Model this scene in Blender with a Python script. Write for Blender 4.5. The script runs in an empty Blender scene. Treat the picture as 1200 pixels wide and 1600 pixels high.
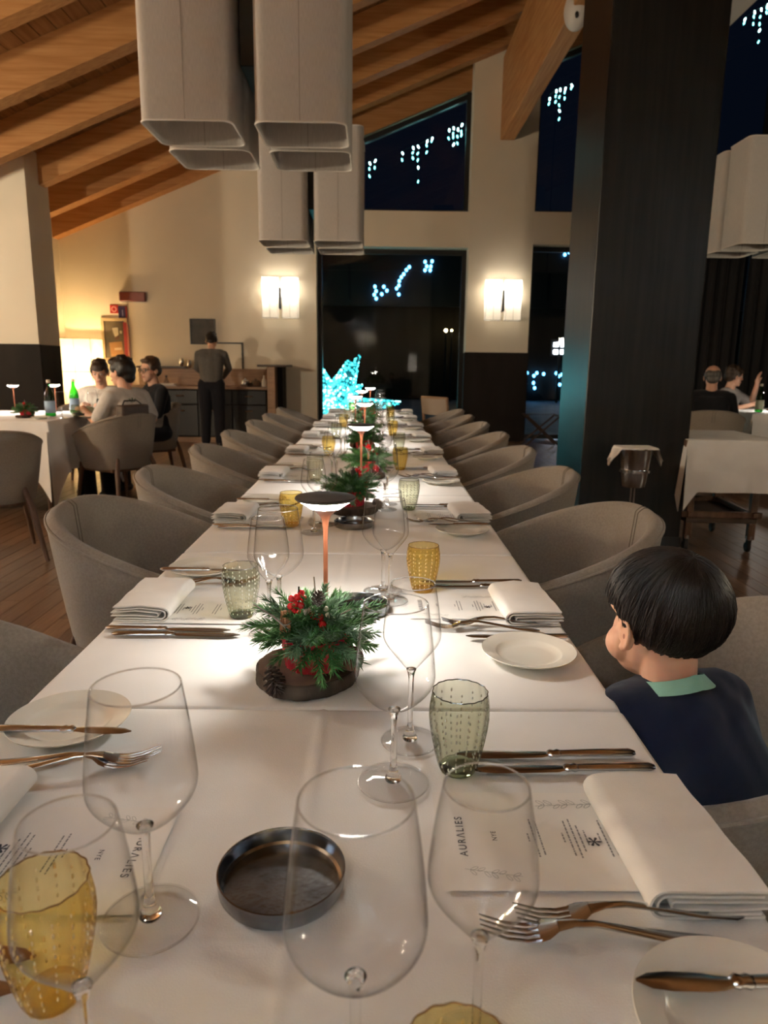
import bpy, bmesh, math, random
import numpy as np
from mathutils import Vector, Matrix, Euler
PI = math.pi
random.seed(7); rng = np.random.default_rng(7)
S = bpy.context.scene
COL = S.collection

# ------------------------------------------------------------------ camera
def make_camera():
    F = 1110.0; P = math.radians(11.76); R = 0.012; Y = math.radians(0.6)
    fw = Vector((math.sin(Y)*math.cos(P), math.cos(Y)*math.cos(P), -math.sin(P)))
    r0 = Vector((math.cos(Y), -math.sin(Y), 0)); d0 = fw.cross(r0)
    rt = r0*math.cos(R) - d0*math.sin(R)*1.0
    dn = r0*math.sin(R) + d0*math.cos(R)
    # image u runs along r0 rotated by the roll
    m = Matrix((rt, -dn, -fw)).transposed().to_4x4()
    m.translation = (0, 0, 1.2)
    cd = bpy.data.cameras.new('camera'); c = bpy.data.objects.new('camera', cd); COL.objects.link(c)
    c.matrix_world = m
    cd.sensor_fit = 'VERTICAL'; cd.sensor_width = 27; cd.sensor_height = 36; cd.lens = F/1600*36
    cd.clip_start = 0.02; cd.clip_end = 200
    cd.dof.use_dof = True; cd.dof.focus_distance = 1.05; cd.dof.aperture_fstop = 9.0
    S.camera = c
make_camera()

# ------------------------------------------------------------------ world, exposure
w = bpy.data.worlds.new('night'); S.world = w; w.use_nodes = True
bg = w.node_tree.nodes['Background']; bg.inputs[0].default_value = (0.012, 0.022, 0.05, 1); bg.inputs[1].default_value = 0.05
S.view_settings.view_transform = 'Standard'; S.view_settings.look = 'None'
S.view_settings.gamma = 1.0; S.view_settings.use_curve_mapping = False
S.view_settings.exposure = 1.5
cy = S.cycles
cy.max_bounces = 12; cy.diffuse_bounces = 4; cy.glossy_bounces = 6; cy.transmission_bounces = 12
cy.transparent_max_bounces = 96; cy.caustics_refractive = True; cy.caustics_reflective = False
cy.sample_clamp_indirect = 6.0; cy.blur_glossy = 0.3
cy.use_denoising = True
PEND_FILL = 210.0
UPL_FILL = 125.0
LAMP = 50.0      # table lamp diffuser strength
SCONCE = 600.0   # bulb strength in the wall lamps
FLOORLAMP = 260.0
STAR = 2.2

# ------------------------------------------------------------------ materials
def new_mat(name):
    m = bpy.data.materials.new(name); m.use_nodes = True
    nt = m.node_tree; nt.nodes.clear()
    out = nt.nodes.new('ShaderNodeOutputMaterial')
    return m, nt, out
def N(nt, t, **kw):
    n = nt.nodes.new(t)
    for k, v in kw.items():
        if k.startswith('i_'): n.inputs[k[2:].replace('_', ' ')].default_value = v
        else: setattr(n, k, v)
    return n
def c4(c): return (c[0], c[1], c[2], 1)
def pbr(name, col, rough=0.5, metal=0.0, spec=0.5, col2=None, nscale=20.0, stretch=(1,1,1), bump=0.0, bscale=200.0,
        sheen=0.0, coat=0.0, wave=None, detail=4.0, obvar=0.0, sss=0.0, lo=0.35, hi=0.65):
    m, nt, out = new_mat(name)
    b = N(nt, 'ShaderNodeBsdfPrincipled'); nt.links.new(b.outputs[0], out.inputs[0])
    b.inputs['Roughness'].default_value = rough; b.inputs['Metallic'].default_value = metal
    b.inputs['Specular IOR Level'].default_value = spec; b.inputs['Base Color'].default_value = c4(col)
    b.inputs['Sheen Weight'].default_value = sheen; b.inputs['Coat Weight'].default_value = coat
    if sss:
        b.inputs['Subsurface Weight'].default_value = sss; b.inputs['Subsurface Radius'].default_value = (0.02, 0.007, 0.004)
        b.inputs['Subsurface Scale'].default_value = 0.4
    tc = N(nt, 'ShaderNodeTexCoord'); mp = N(nt, 'ShaderNodeMapping'); mp.inputs['Scale'].default_value = stretch
    nt.links.new(tc.outputs['Object'], mp.inputs[0])
    csock = None
    if col2:
        oi = N(nt, 'ShaderNodeObjectInfo')
        ad = N(nt, 'ShaderNodeVectorMath', operation='ADD'); ml = N(nt, 'ShaderNodeVectorMath', operation='SCALE'); ml.inputs['Scale'].default_value = 7.0
        cx = N(nt, 'ShaderNodeCombineXYZ')
        for k in range(3): nt.links.new(oi.outputs['Random'], cx.inputs[k])
        nt.links.new(cx.outputs[0], ml.inputs[0]); nt.links.new(mp.outputs[0], ad.inputs[0]); nt.links.new(ml.outputs[0], ad.inputs[1])
        no = N(nt, 'ShaderNodeTexNoise'); no.inputs['Scale'].default_value = nscale; no.inputs['Detail'].default_value = detail
        nt.links.new(ad.outputs[0], no.inputs['Vector'])
        rp = N(nt, 'ShaderNodeValToRGB'); rp.color_ramp.elements[0].color = c4(col); rp.color_ramp.elements[1].color = c4(col2)
        rp.color_ramp.elements[0].position = lo; rp.color_ramp.elements[1].position = hi
        nt.links.new(no.outputs['Fac'], rp.inputs[0]); csock = rp.outputs[0]
        if obvar:
            hv = N(nt, 'ShaderNodeHueSaturation'); ma = N(nt, 'ShaderNodeMath', operation='MULTIPLY_ADD'); ma.inputs[1].default_value = obvar; ma.inputs[2].default_value = 1-obvar/2
            nt.links.new(oi.outputs['Random'], ma.inputs[0]); nt.links.new(ma.outputs[0], hv.inputs['Value']); nt.links.new(csock, hv.inputs['Color']); csock = hv.outputs[0]
        nt.links.new(csock, b.inputs['Base Color'])
    if bump:
        n2 = N(nt, 'ShaderNodeTexNoise'); n2.inputs['Scale'].default_value = bscale; n2.inputs['Detail'].default_value = 3
        nt.links.new(mp.outputs[0], n2.inputs['Vector'])
        bp = N(nt, 'ShaderNodeBump'); bp.inputs['Strength'].default_value = bump; bp.inputs['Distance'].default_value = 0.002
        nt.links.new(n2.outputs['Fac'], bp.inputs['Height']); nt.links.new(bp.outputs[0], b.inputs['Normal'])
    return m
def emit(name, col, st):
    m, nt, out = new_mat(name); e = N(nt, 'ShaderNodeEmission'); e.inputs[0].default_value = c4(col); e.inputs[1].default_value = st
    nt.links.new(e.outputs[0], out.inputs[0]); return m
def thin_glass(name, tint, edge, f0=0.04, k=3.0, rough=0.0, gl=1.0):
    """one-surface clear sheet: see-through, mirror at grazing angle, denser where the sheet is seen edge-on"""
    m, nt, out = new_mat(name)
    lw = N(nt, 'ShaderNodeLayerWeight'); lw.inputs['Blend'].default_value = 0.5
    pw = N(nt, 'ShaderNodeMath', operation='POWER'); pw.inputs[1].default_value = k; nt.links.new(lw.outputs['Facing'], pw.inputs[0])
    mc = N(nt, 'ShaderNodeMixRGB'); mc.inputs[1].default_value = c4(tint); mc.inputs[2].default_value = c4(edge); nt.links.new(pw.outputs[0], mc.inputs[0])
    tr = N(nt, 'ShaderNodeBsdfTransparent'); nt.links.new(mc.outputs[0], tr.inputs[0])
    p5 = N(nt, 'ShaderNodeMath', operation='POWER'); p5.inputs[1].default_value = 5.5; nt.links.new(lw.outputs['Facing'], p5.inputs[0])
    fr = N(nt, 'ShaderNodeMath', operation='MULTIPLY_ADD'); fr.inputs[1].default_value = 0.75*gl; fr.inputs[2].default_value = f0; nt.links.new(p5.outputs[0], fr.inputs[0])
    g = N(nt, 'ShaderNodeBsdfGlossy'); g.inputs['Roughness'].default_value = rough; g.inputs[0].default_value = (1,1,1,1)
    mx = N(nt, 'ShaderNodeMixShader'); nt.links.new(fr.outputs[0], mx.inputs[0]); nt.links.new(tr.outputs[0], mx.inputs[1]); nt.links.new(g.outputs[0], mx.inputs[2])
    nt.links.new(mx.outputs[0], out.inputs[0]); return m
def solid_glass(name, col, ior=1.5, rough=0.0):
    m, nt, out = new_mat(name); g = N(nt, 'ShaderNodeBsdfGlass'); g.inputs['Color'].default_value = c4(col); g.inputs['IOR'].default_value = ior; g.inputs['Roughness'].default_value = rough
    nt.links.new(g.outputs[0], out.inputs[0]); return m
def shade_fabric(name, col, trans, clear=0.0):
    m, nt, out = new_mat(name)
    d = N(nt, 'ShaderNodeBsdfDiffuse'); t = N(nt, 'ShaderNodeBsdfTranslucent'); x = N(nt, 'ShaderNodeMixShader')
    tc = N(nt, 'ShaderNodeTexCoord'); wv = N(nt, 'ShaderNodeTexNoise'); wv.inputs['Scale'].default_value = 60; mp = N(nt, 'ShaderNodeMapping'); mp.inputs['Scale'].default_value = (6, 6, 0.5)
    nt.links.new(tc.outputs['Object'], mp.inputs[0]); nt.links.new(mp.outputs[0], wv.inputs['Vector'])
    rp = N(nt, 'ShaderNodeValToRGB'); rp.color_ramp.elements[0].color = c4([v*0.86 for v in col]); rp.color_ramp.elements[1].color = c4(col); rp.color_ramp.elements[0].position=.3; rp.color_ramp.elements[1].position=.7
    nt.links.new(wv.outputs['Fac'], rp.inputs[0])
    nt.links.new(rp.outputs[0], d.inputs[0]); nt.links.new(rp.outputs[0], t.inputs[0]); x.inputs[0].default_value = trans
    nt.links.new(d.outputs[0], x.inputs[1]); nt.links.new(t.outputs[0], x.inputs[2]); last = x.outputs[0]
    if clear:
        tr = N(nt, 'ShaderNodeBsdfTransparent'); y = N(nt, 'ShaderNodeMixShader'); y.inputs[0].default_value = clear
        nt.links.new(last, y.inputs[1]); nt.links.new(tr.outputs[0], y.inputs[2]); last = y.outputs[0]
    nt.links.new(last, out.inputs[0]); return m
M = {}
M['cloth'] = pbr('white_linen', (.78,.775,.765), .85, spec=.2, col2=(.84,.835,.825), nscale=6, bump=.25, bscale=700, sheen=.1)
M['napkin'] = pbr('napkin_linen', (.80,.78,.75), .9, spec=.15, col2=(.86,.84,.81), nscale=14, bump=.2, bscale=900, sheen=.1)
M['plaster'] = pbr('cream_plaster', (.75,.68,.555), .9, spec=.2, col2=(.79,.72,.59), nscale=1.2, bump=.25, bscale=60)
M['dark_panel'] = pbr('dark_wall_panel', (.012,.009,.008), .7, spec=.2, col2=(.020,.016,.014), nscale=3, stretch=(1,1,.2))
M['column_metal'] = pbr('blackened_steel', (.007,.0075,.009), .36, metal=.4, col2=(.018,.017,.017), nscale=5, stretch=(6,6,.35), bump=.04, bscale=20, lo=.3, hi=.75)
M['rafter'] = pbr('glulam_pine', (.38,.165,.052), .55, spec=.3, col2=(.52,.265,.10), nscale=4, stretch=(.5,9,9), bump=.15, bscale=25, obvar=.25, lo=.3, hi=.72)
M['purlin'] = pbr('purlin_pine', (.38,.165,.052), .55, spec=.3, col2=(.56,.31,.13), nscale=4, stretch=(9,.5,9), bump=.15, bscale=25, lo=.3, hi=.72)
M['board'] = pbr('ceiling_boards', (.30,.14,.05), .6, spec=.3, col2=(.42,.22,.085), nscale=3, stretch=(9,.6,9), obvar=.3)
M['plank'] = pbr('oak_floor_plank', (.115,.062,.034), .35, spec=.5, col2=(.20,.115,.065), nscale=6, stretch=(10,.7,10), bump=.1, bscale=40, obvar=.5, lo=.3, hi=.75)
M['chair'] = pbr('taupe_wool', (.235,.198,.160), .95, spec=.1, col2=(.275,.235,.192), nscale=160, bump=.6, bscale=650, sheen=.25, detail=2)
M['stitch'] = pbr('seam_thread', (.12,.10,.08), .9)
M['walnut'] = pbr('walnut', (.10,.052,.03), .45, col2=(.16,.085,.05), nscale=8, stretch=(8,8,.8))
M['darkwood'] = pbr('dark_stained_wood', (.045,.026,.018), .4, col2=(.075,.045,.03), nscale=7, stretch=(1,8,8))
M['counter'] = pbr('counter_oak', (.26,.15,.085), .45, col2=(.34,.20,.115), nscale=5, stretch=(.7,8,8))
M['silver'] = pbr('polished_steel', (.60,.63,.68), .16, metal=1, col2=(.66,.69,.74), nscale=40)
M['tray'] = pbr('brushed_tray', (.17,.18,.20), .2, metal=1, col2=(.30,.31,.33), nscale=30, bump=.12, bscale=160)
M['black'] = pbr('black_metal', (.012,.012,.013), .4)
M['lamp_top'] = pbr('bronze_lamp_top', (.060,.050,.046), .5, metal=.3)
M['copper'] = pbr('copper_stem', (.24,.075,.036), .45, metal=.35, col2=(.28,.095,.045), nscale=40)
M['china'] = pbr('cream_china', (.80,.78,.70), .18, spec=.5, coat=.4)
M['paper'] = pbr('menu_paper', (.80,.78,.75), .8, spec=.1, col2=(.83,.81,.78), nscale=30)
M['ink'] = pbr('menu_ink', (.03,.03,.045), .7)
M['inkgrey'] = pbr('menu_ink_grey', (.22,.22,.23), .8)
M['inkgreen'] = pbr('menu_leaf_ink', (.25,.26,.25), .8)
M['shade'] = shade_fabric('pendant_linen', (.68,.65,.62), .2)
M['trim'] = pbr('pale_piping', (.78,.75,.70), .8)
M['sconce'] = shade_fabric('sconce_linen', (.95,.92,.86), .75, .12)
M['softening_cap'] = shade_fabric('softening_cap', (.95,.92,.86), .8, .30)
M['white_plastic'] = pbr('white_plastic', (.62,.60,.57), .4)
M['fir'] = pbr('fir_needles', (.035,.12,.03), .6, spec=.2, col2=(.10,.24,.07), nscale=30, obvar=.5)
M['fir_blue'] = pbr('fir_needles_bluish', (.075,.16,.085), .6, spec=.2, col2=(.20,.33,.19), nscale=30, obvar=.4)
M['bark'] = pbr('bark', (.028,.017,.011), .9, spec=.15, col2=(.065,.042,.027), nscale=40, stretch=(1,1,.3), bump=1, bscale=120)
M['woodslice'] = pbr('wood_slice', (.075,.038,.022), .75, spec=.2, col2=(.12,.065,.038), nscale=25, bump=.3, bscale=60)
M['redfoil'] = pbr('red_foil', (.50,.012,.03), .3, metal=.35, col2=(.65,.03,.05), nscale=30)
M['berry'] = pbr('red_berry', (.62,.012,.015), .25, coat=.3)
M['cone'] = pbr('pinecone_scale', (.045,.028,.022), .7, col2=(.09,.055,.04), nscale=60)
M['cinnamon'] = pbr('cinnamon', (.30,.13,.055), .8, col2=(.40,.19,.09), nscale=40)
M['twig'] = pbr('grey_twig', (.42,.38,.33), .8)
M['cream'] = pbr('cream_decor', (.75,.70,.60), .7)
M['wine'] = thin_glass('crystal', (.975,.975,.975), (.20,.19,.18), .018, 4.5)
M['stemglass'] = solid_glass('crystal_stem', (.99,.99,.99))
M['amber'] = thin_glass('amber_glass', (.93,.80,.40), (.45,.26,.05), .04, 2.2)
M['amber_s'] = solid_glass('amber_base', (.97,.84,.45))
M['amber_b'] = thin_glass('amber_glass_base', (.97,.90,.62), (.62,.42,.12), .04, 2.0)
M['seam'] = pbr('pale_seam', (.36,.33,.30), .9)
M['grey'] = thin_glass('smoke_green_glass', (.80,.81,.70), (.16,.17,.14), .04, 2.4)
M['grey_s'] = solid_glass('smoke_base', (.72,.76,.66))
M['amber_rim'] = pbr('amber_rim', (.16,.07,.01), .1, coat=.5)
M['grey_rim'] = pbr('smoke_rim', (.03,.032,.028), .1, coat=.5)
M['pane'] = thin_glass('window_pane', (.80,.86,.88), (.6,.65,.66), .026, 3)
M['frame'] = pbr('window_frame', (.018,.017,.017), .4, spec=.4)
M['green_glass'] = thin_glass('green_bottle', (.10,.48,.12), (.01,.10,.02), .05, 2)
M['label'] = pbr('bottle_label', (.35,.50,.70), .6)
M['labelg'] = pbr('bottle_label_pale', (.55,.60,.45), .6)
def bubble_mat(name, col, mixf):
    m, nt, out = new_mat(name); d = N(nt,'ShaderNodeBsdfDiffuse'); d.inputs[0].default_value = c4(col); t = N(nt,'ShaderNodeBsdfTransparent'); x = N(nt,'ShaderNodeMixShader'); x.inputs[0].default_value = mixf
    nt.links.new(d.outputs[0], x.inputs[1]); nt.links.new(t.outputs[0], x.inputs[2]); nt.links.new(x.outputs[0], out.inputs[0]); return m
M['bub_a'] = bubble_mat('amber_bubbles', (.95,.80,.45), .25)
M['bub_g'] = bubble_mat('smoke_bubbles', (.75,.76,.70), .25)

# ------------------------------------------------------------------ mesh building
class MB:
    def __init__(s): s.v = []; s.f = []
    def add(s, vs, fs):
        o = len(s.v); s.v.extend([tuple(float(c) for c in v) for v in vs]); s.f.extend([tuple(i+o for i in f) for f in fs]); return s
    def box(s, lo, hi, bev=0.0, rot=None, org=(0,0,0)):
        """chamfered box between two corners"""
        lo = np.array(lo, float); hi = np.array(hi, float); b = min(bev, 0.49*float(min(hi-lo)))
        c = (lo+hi)/2; h = (hi-lo)/2
        if b <= 0:
            vs = [c+h*np.array(q) for q in [(-1,-1,-1),(1,-1,-1),(1,1,-1),(-1,1,-1),(-1,-1,1),(1,-1,1),(1,1,1),(-1,1,1)]]
            fs = [(0,3,2,1),(4,5,6,7),(0,1,5,4),(1,2,6,5),(2,3,7,6),(3,0,4,7)]
        else:
            vs = []; idx = {}
            for sx in (-1,1):
                for sy in (-1,1):
                    for sz in (-1,1):
                        sg = np.array((sx,sy,sz))
                        for a in range(3):
                            k = h - b; k[a] = h[a]; idx[(sx,sy,sz,a)] = len(vs); vs.append(c+sg*k)
            fs = []
            for a in range(3):
                o1, o2 = [(1,2),(2,0),(0,1)][a]
                for sg in (-1,1):
                    q = []
                    for (p1,p2) in ((-1,-1),(1,-1),(1,1),(-1,1)):
                        t = [0,0,0]; t[a]=sg; t[o1]=p1; t[o2]=p2; q.append(idx[(*t,a)])
                    fs.append(tuple(q) if sg > 0 else tuple(q[::-1]))
            for a in range(3):     # edges along axis a
                o1, o2 = [(1,2),(2,0),(0,1)][a]
                for s1 in (-1,1):
                    for s2 in (-1,1):
                        t0=[0,0,0]; t1=[0,0,0]; t0[a]=-1; t1[a]=1
                        for t in (t0,t1): t[o1]=s1; t[o2]=s2
                        q = (idx[(*t0,o1)], idx[(*t1,o1)], idx[(*t1,o2)], idx[(*t0,o2)])
                        fs.append(q if s1*s2 < 0 else q[::-1])
            for sx in (-1,1):
                for sy in (-1,1):
                    for sz in (-1,1):
                        q = tuple(idx[(sx,sy,sz,a)] for a in range(3)); fs.append(q if sx*sy*sz > 0 else q[::-1])
        if rot is not None:
            R = np.array(Euler(rot).to_matrix()); og = np.array(org); vs = [R@(v-og)+og for v in vs]
        return s.add(vs, fs)
    def lathe(s, prof, n=24, c=(0,0,0), lobes=0, amp=0.0, cap0=False, cap1=False, closed=False):
        vs = []; m = len(prof)
        for (r, z) in prof:
            for k in range(n):
                a = 2*PI*k/n; rr = r*(1+amp*math.cos(lobes*a)) if lobes else r
                vs.append((c[0]+rr*math.cos(a), c[1]+rr*math.sin(a), c[2]+z))
        fs = []
        for i in range(m-1 + (1 if closed else 0)):
            j = (i+1) % m
            for k in range(n):
                l = (k+1) % n; fs.append((i*n+k, i*n+l, j*n+l, j*n+k))
        if cap0: fs.append(tuple(range(n-1,-1,-1)))
        if cap1: fs.append(tuple((m-1)*n+k for k in range(n)))
        return s.add(vs, fs)
    def tube(s, pts, rad, n=8, cap=True, flat=None, up=None):
        """swept tube; rad scalar/list or list of (a,b) half axes; flat keeps b along up"""
        pts = [np.array(p, float) for p in pts]; m = len(pts)
        if not hasattr(rad, '__len__'): rad = [rad]*m
        up0 = np.array(up, float) if up is not None else None
        vs = []; pn = None
        for i, p in enumerate(pts):
            t = pts[min(i+1,m-1)] - pts[max(i-1,0)]; t = t/(np.linalg.norm(t)+1e-12)
            if up0 is not None: b = up0
            elif pn is not None: b = pn
            else: b = np.array((0,0,1.)) if abs(t[2]) < .9 else np.array((1.,0,0))
            a = np.cross(t, b); a /= (np.linalg.norm(a)+1e-12); b = np.cross(a, t); pn = b
            r = rad[i]; ra, rb = r if hasattr(r, '__len__') else (r, r)
            for k in range(n):
                q = 2*PI*k/n; vs.append(p + a*ra*math.cos(q) + b*rb*math.sin(q))
        fs = [(i*n+k, (i+1)*n+k, (i+1)*n+(k+1)%n, i*n+(k+1)%n) for i in range(m-1) for k in range(n)]
        if cap: fs += [tuple(range(n)), tuple((m-1)*n+k for k in range(n-1,-1,-1))]
        return s.add(vs, fs)
    def grid(s, fn, nu, nv, cu=False, cv=False):
        vs = [fn(i/(nu if cu else nu-1), j/(nv if cv else nv-1)) for i in range(nu) for j in range(nv)]
        fs = []
        for i in range(nu if cu else nu-1):
            for j in range(nv if cv else nv-1):
                i2 = (i+1) % nu; j2 = (j+1) % nv
                fs.append((i*nv+j, i2*nv+j, i2*nv+j2, i*nv+j2))
        return s.add(vs, fs)
    def ell(s, c, r, nu=16, nv=10, R=None):
        c = np.array(c, float); r = np.array(r if hasattr(r,'__len__') else (r,r,r), float)
        def P(a, b):
            v = r*np.array((math.sin(b)*math.cos(a), math.sin(b)*math.sin(a), math.cos(b)))
            return c + (R@v if R is not None else v)
        vs = [P(0,0)] + [P(2*PI*i/nu, PI*j/nv) for j in range(1,nv) for i in range(nu)] + [P(0,PI)]
        fs = [(0, 1+i, 1+(i+1)%nu) for i in range(nu)]
        for j in range(nv-2):
            for i in range(nu): fs.append((1+j*nu+i, 1+(j+1)*nu+i, 1+(j+1)*nu+(i+1)%nu, 1+j*nu+(i+1)%nu))
        L = len(vs)-1; b = 1+(nv-2)*nu
        fs += [(b+i, L, b+(i+1)%nu) for i in range(nu)]
        return s.add(vs, fs)
    def cap(s, p0, p1, r0, r1, n=12):
        """round-ended cone"""
        p0 = np.array(p0, float); p1 = np.array(p1, float); d = p1-p0; L = np.linalg.norm(d)+1e-9; d = d/L
        pts = []; rr = []
        for k in range(4):
            a = PI/2*(k/3.5); pts.append(p0 - d*r0*math.cos(a)*.98); rr.append(max(r0*math.sin(a), r0*.12))
        pts.append(p0); rr.append(r0); pts.append(p1); rr.append(r1)
        for k in range(3,-1,-1):
            a = PI/2*(k/3.5); pts.append(p1 + d*r1*math.cos(a)*.98); rr.append(max(r1*math.sin(a), r1*.12))
        return s.tube(pts, rr, n)
    def xf(s, mat):
        s.v = [tuple(mat @ Vector(v)) for v in s.v]; return s
    def mesh(s, name, mat, smooth=True, ang=40, recalc=True):
        me = bpy.data.meshes.new(name); me.from_pydata(s.v, [], s.f)
        if recalc:
            bm = bmesh.new(); bm.from_mesh(me); bmesh.ops.recalc_face_normals(bm, faces=bm.faces); bm.to_mesh(me); bm.free()
        if mat is not None: me.materials.append(mat)
        if smooth:
            me.shade_smooth()
            if ang < 180: me.set_sharp_from_angle(angle=math.radians(ang))
        return me
    def obj(s, name, mat, parent=None, **kw):
        return link(name, s.mesh(name, mat, **kw), parent)
KIDS = {}
def link(name, me, parent=None, loc=None, rot=None, scale=None):
    o = bpy.data.objects.new(name, me); COL.objects.link(o)
    if parent is not None: o.parent = parent; KIDS.setdefault(parent.name, []).append(o)
    if loc is not None: o.location = loc
    if rot is not None: o.rotation_euler = rot
    if scale is not None: o.scale = scale if hasattr(scale,'__len__') else (scale,)*3
    return o
def tag(o, label=None, cat=None, group=None, kind=None):
    if label: o['label'] = label
    if cat: o['category'] = cat
    if group: o['group'] = group
    if kind: o['kind'] = kind
    return o
def thing(name, label, cat, loc=(0,0,0), rz=0.0, group=None):
    o = bpy.data.objects.new(name, None); COL.objects.link(o); o.empty_display_size = .05
    o.location = loc; o.rotation_euler = (0,0,rz); return tag(o, label, cat, group)
def dup(root, label, loc, rz=0.0, group=None, scale=None, rot=None, cat=None):
    """copy a thing with its parts and sub-parts, mesh data shared"""
    def cp(o, par):
        c = o.copy(); COL.objects.link(c); c.parent = par
        if par is not None: KIDS.setdefault(par.name, []).append(c)
        for ch in KIDS.get(o.name, []): cp(ch, c)
        return c
    r = cp(root, None); r.location = loc; r.rotation_euler = rot if rot else (0,0,rz)
    if scale: r.scale = (scale,)*3
    r['label'] = label
    if group: r['group'] = group
    if cat: r['category'] = cat
    return r
def struct(name, label=None):
    o = bpy.data.objects.new(name, None); COL.objects.link(o); o['kind'] = 'structure'
    if label: o['label'] = label
    return o
ORD = ['first','second','third','fourth','fifth','sixth','seventh','eighth','ninth','tenth','eleventh']
def remesh(mb, vox, smooth=6, fac=.5):
    """fuse overlapping closed shapes into one continuous skin"""
    me = mb.mesh('tmp', None, smooth=False); o = link('tmp', me)
    m = o.modifiers.new('r', 'REMESH'); m.mode = 'VOXEL'; m.voxel_size = vox; m.use_smooth_shade = True
    if smooth:
        k = o.modifiers.new('s', 'SMOOTH'); k.iterations = smooth; k.factor = fac
    dg = bpy.context.evaluated_depsgraph_get(); dg.update()
    out = bpy.data.meshes.new_from_object(o.evaluated_get(dg))
    bpy.data.objects.remove(o); bpy.data.meshes.remove(me)
    out.shade_smooth(); return out
# ------------------------------------------------------------------ the setting
YW = 11.5                                   # front of the far wall
SL = 0.4026; Z0 = 2.976 + SL*4.96           # rafter underside: z = Z0 + SL*x
def roof(x): return Z0 + SL*x
XL, XR, YB = -4.9, 8.2, -4.6
flo = struct('floor')
sub = MB().box((XL-3.2, YB, -.12), (XR, YW+.5, -.012)).obj('subfloor', M['darkwood'], flo)
PW, PL = .10, 1.5
pm = MB().box((-PW/2+.0012, -PL/2+.0012, -.012), (PW/2-.0012, PL/2-.0012, 0), .0012).mesh('plank', M['plank'], smooth=False)
cells = []
for i in range(int(XL*10)-1, int(XR*10)):
    off = random.random()*PL
    k = 0; y = YB + off
    while y < YW - .3:
        cells.append(((i+.5)*PW, y+PL/2)); y += PL
def seen(c):
    x, y = c
    return y > 2.6 and (-.62*y-.3 < x < -.9 or 1.05 < x < .62*y+.2) and y < 10
near = sorted([c for c in cells if seen(c)], key=lambda c: c[1])[:290]; ns = set(near)
for c in near: link('plank', pm, flo, loc=(c[0], c[1], 0))
rest = MB()
for c in cells:
    if c not in ns: rest.box((c[0]-PW/2+.0012, c[1]-PL/2+.0012, -.012), (c[0]+PW/2-.0012, c[1]+PL/2-.0012, 0))
tag(rest.obj('planks', M['plank'], flo, smooth=False, recalc=False), kind='stuff')

def prism(mb, poly, axis, a, b):
    """polygon in two axes pushed along the third"""
    n = len(poly); o = {'y': lambda p, t: (p[0], t, p[1]), 'x': lambda p, t: (t, p[0], p[1]), 'z': lambda p, t: (p[0], p[1], t)}[axis]
    vs = [o(p, a) for p in poly] + [o(p, b) for p in poly]
    fs = [tuple(range(n)), tuple(range(2*n-1, n-1, -1))] + [(i, (i+1)%n, n+(i+1)%n, n+i) for i in range(n)]
    return mb.add(vs, fs)
H = .40
wb = struct('wall_back')
m = MB()
prism(m, [(XL-.3, 0), (-.97, 0), (-.97, roof(-.97)+.36), (XL-.3, roof(XL-.3)+.36)], 'y', YW, YW+H)
m.obj('left_field', M['plaster'], wb, smooth=False)
m = MB(); prism(m, [(1.375, 1.39), (2.36, 1.39), (2.36, roof(2.36)+.36), (1.375, roof(1.375)+.36)], 'y', YW, YW+H); m.obj('pier', M['plaster'], wb, smooth=False)
m = MB().box((1.375, YW+.005, 0), (2.36, YW+H, 1.39)); m.obj('pier_foot', M['dark_panel'], wb, smooth=False)
MB().box((1.36, YW-.02, 0), (2.375, YW+.004, 1.40), .004).obj('dark_panel', M['dark_panel'], wb, smooth=False)
MB().box((-.97, YW, 2.965), (1.375, YW+H, 3.485)).obj('lintel', M['plaster'], wb, smooth=False)
MB().box((2.36, YW, 3.03), (XR, YW+H, 3.50)).obj('lintel', M['plaster'], wb, smooth=False)

def window(n, poly, y, bars_v=(), bars_h=(), fw=.07):
    """frame bars along the polygon's edges, mullions, and one pane"""
    w = struct('window_%d' % n)
    fr = MB(); k = len(poly)
    for i in range(k):
        a, b = np.array(poly[i]), np.array(poly[(i+1)%k]); d = (b-a)/np.linalg.norm(b-a); nrm = np.array((-d[1], d[0]))
        q = [a, b, b+nrm*fw, a+nrm*fw]
        prism(fr, [tuple(p) for p in q], 'y', y-.035-.002*(i%2), y+.035+.002*(i%2))
    xs = [p[0] for p in poly]; zs = [p[1] for p in poly]
    for (x, z0, z1) in bars_v: fr.box((x-.03, y-.03, z0), (x+.03, y+.03, z1))
    for (z, x0, x1) in bars_h: fr.box((x0, y-.03, z-.03), (x1, y+.03, z+.03))
    fr.obj('frame', M['frame'], w, smooth=False)
    p = MB().add([(p[0], y, p[1]) for p in poly], [tuple(range(k))]); p.obj('pane', M['pane'], w, smooth=False, recalc=False)
    return w
YG = YW+.30
rg = lambda x: roof(x)-.05
window(1, [(-.97, 0.02), (1.375, 0.02), (1.375, 2.965), (-.97, 2.965)], YG)
window(2, [(-.97, 3.485), (1.375, 3.485), (1.375, rg(1.375)-.25), (-.97, rg(-.97)-.25)], YG)
window(3, [(2.36, 3.50), (XR, 3.50), (XR, rg(XR)-.25), (2.36, rg(2.36)-.25)], YG, bars_v=[(3.9, 3.5, rg(3.9)-.2), (5.9, 3.5, rg(5.9)-.2)])
window(4, [(2.36, 0.02), (XR, 0.02), (XR, 3.03), (2.36, 3.03)], YG, bars_v=[(3.9, 0, 3.03), (5.9, 0, 3.03)])

wl = struct('wall_left')
prism(MB(), [(XL-.3, 0), (XL, 0), (XL, roof(XL)+.36), (XL-.3, roof(XL-.3)+.36)], 'y', 9.6, YW).obj('plaster_face', M['plaster'], wl, smooth=False)
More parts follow.
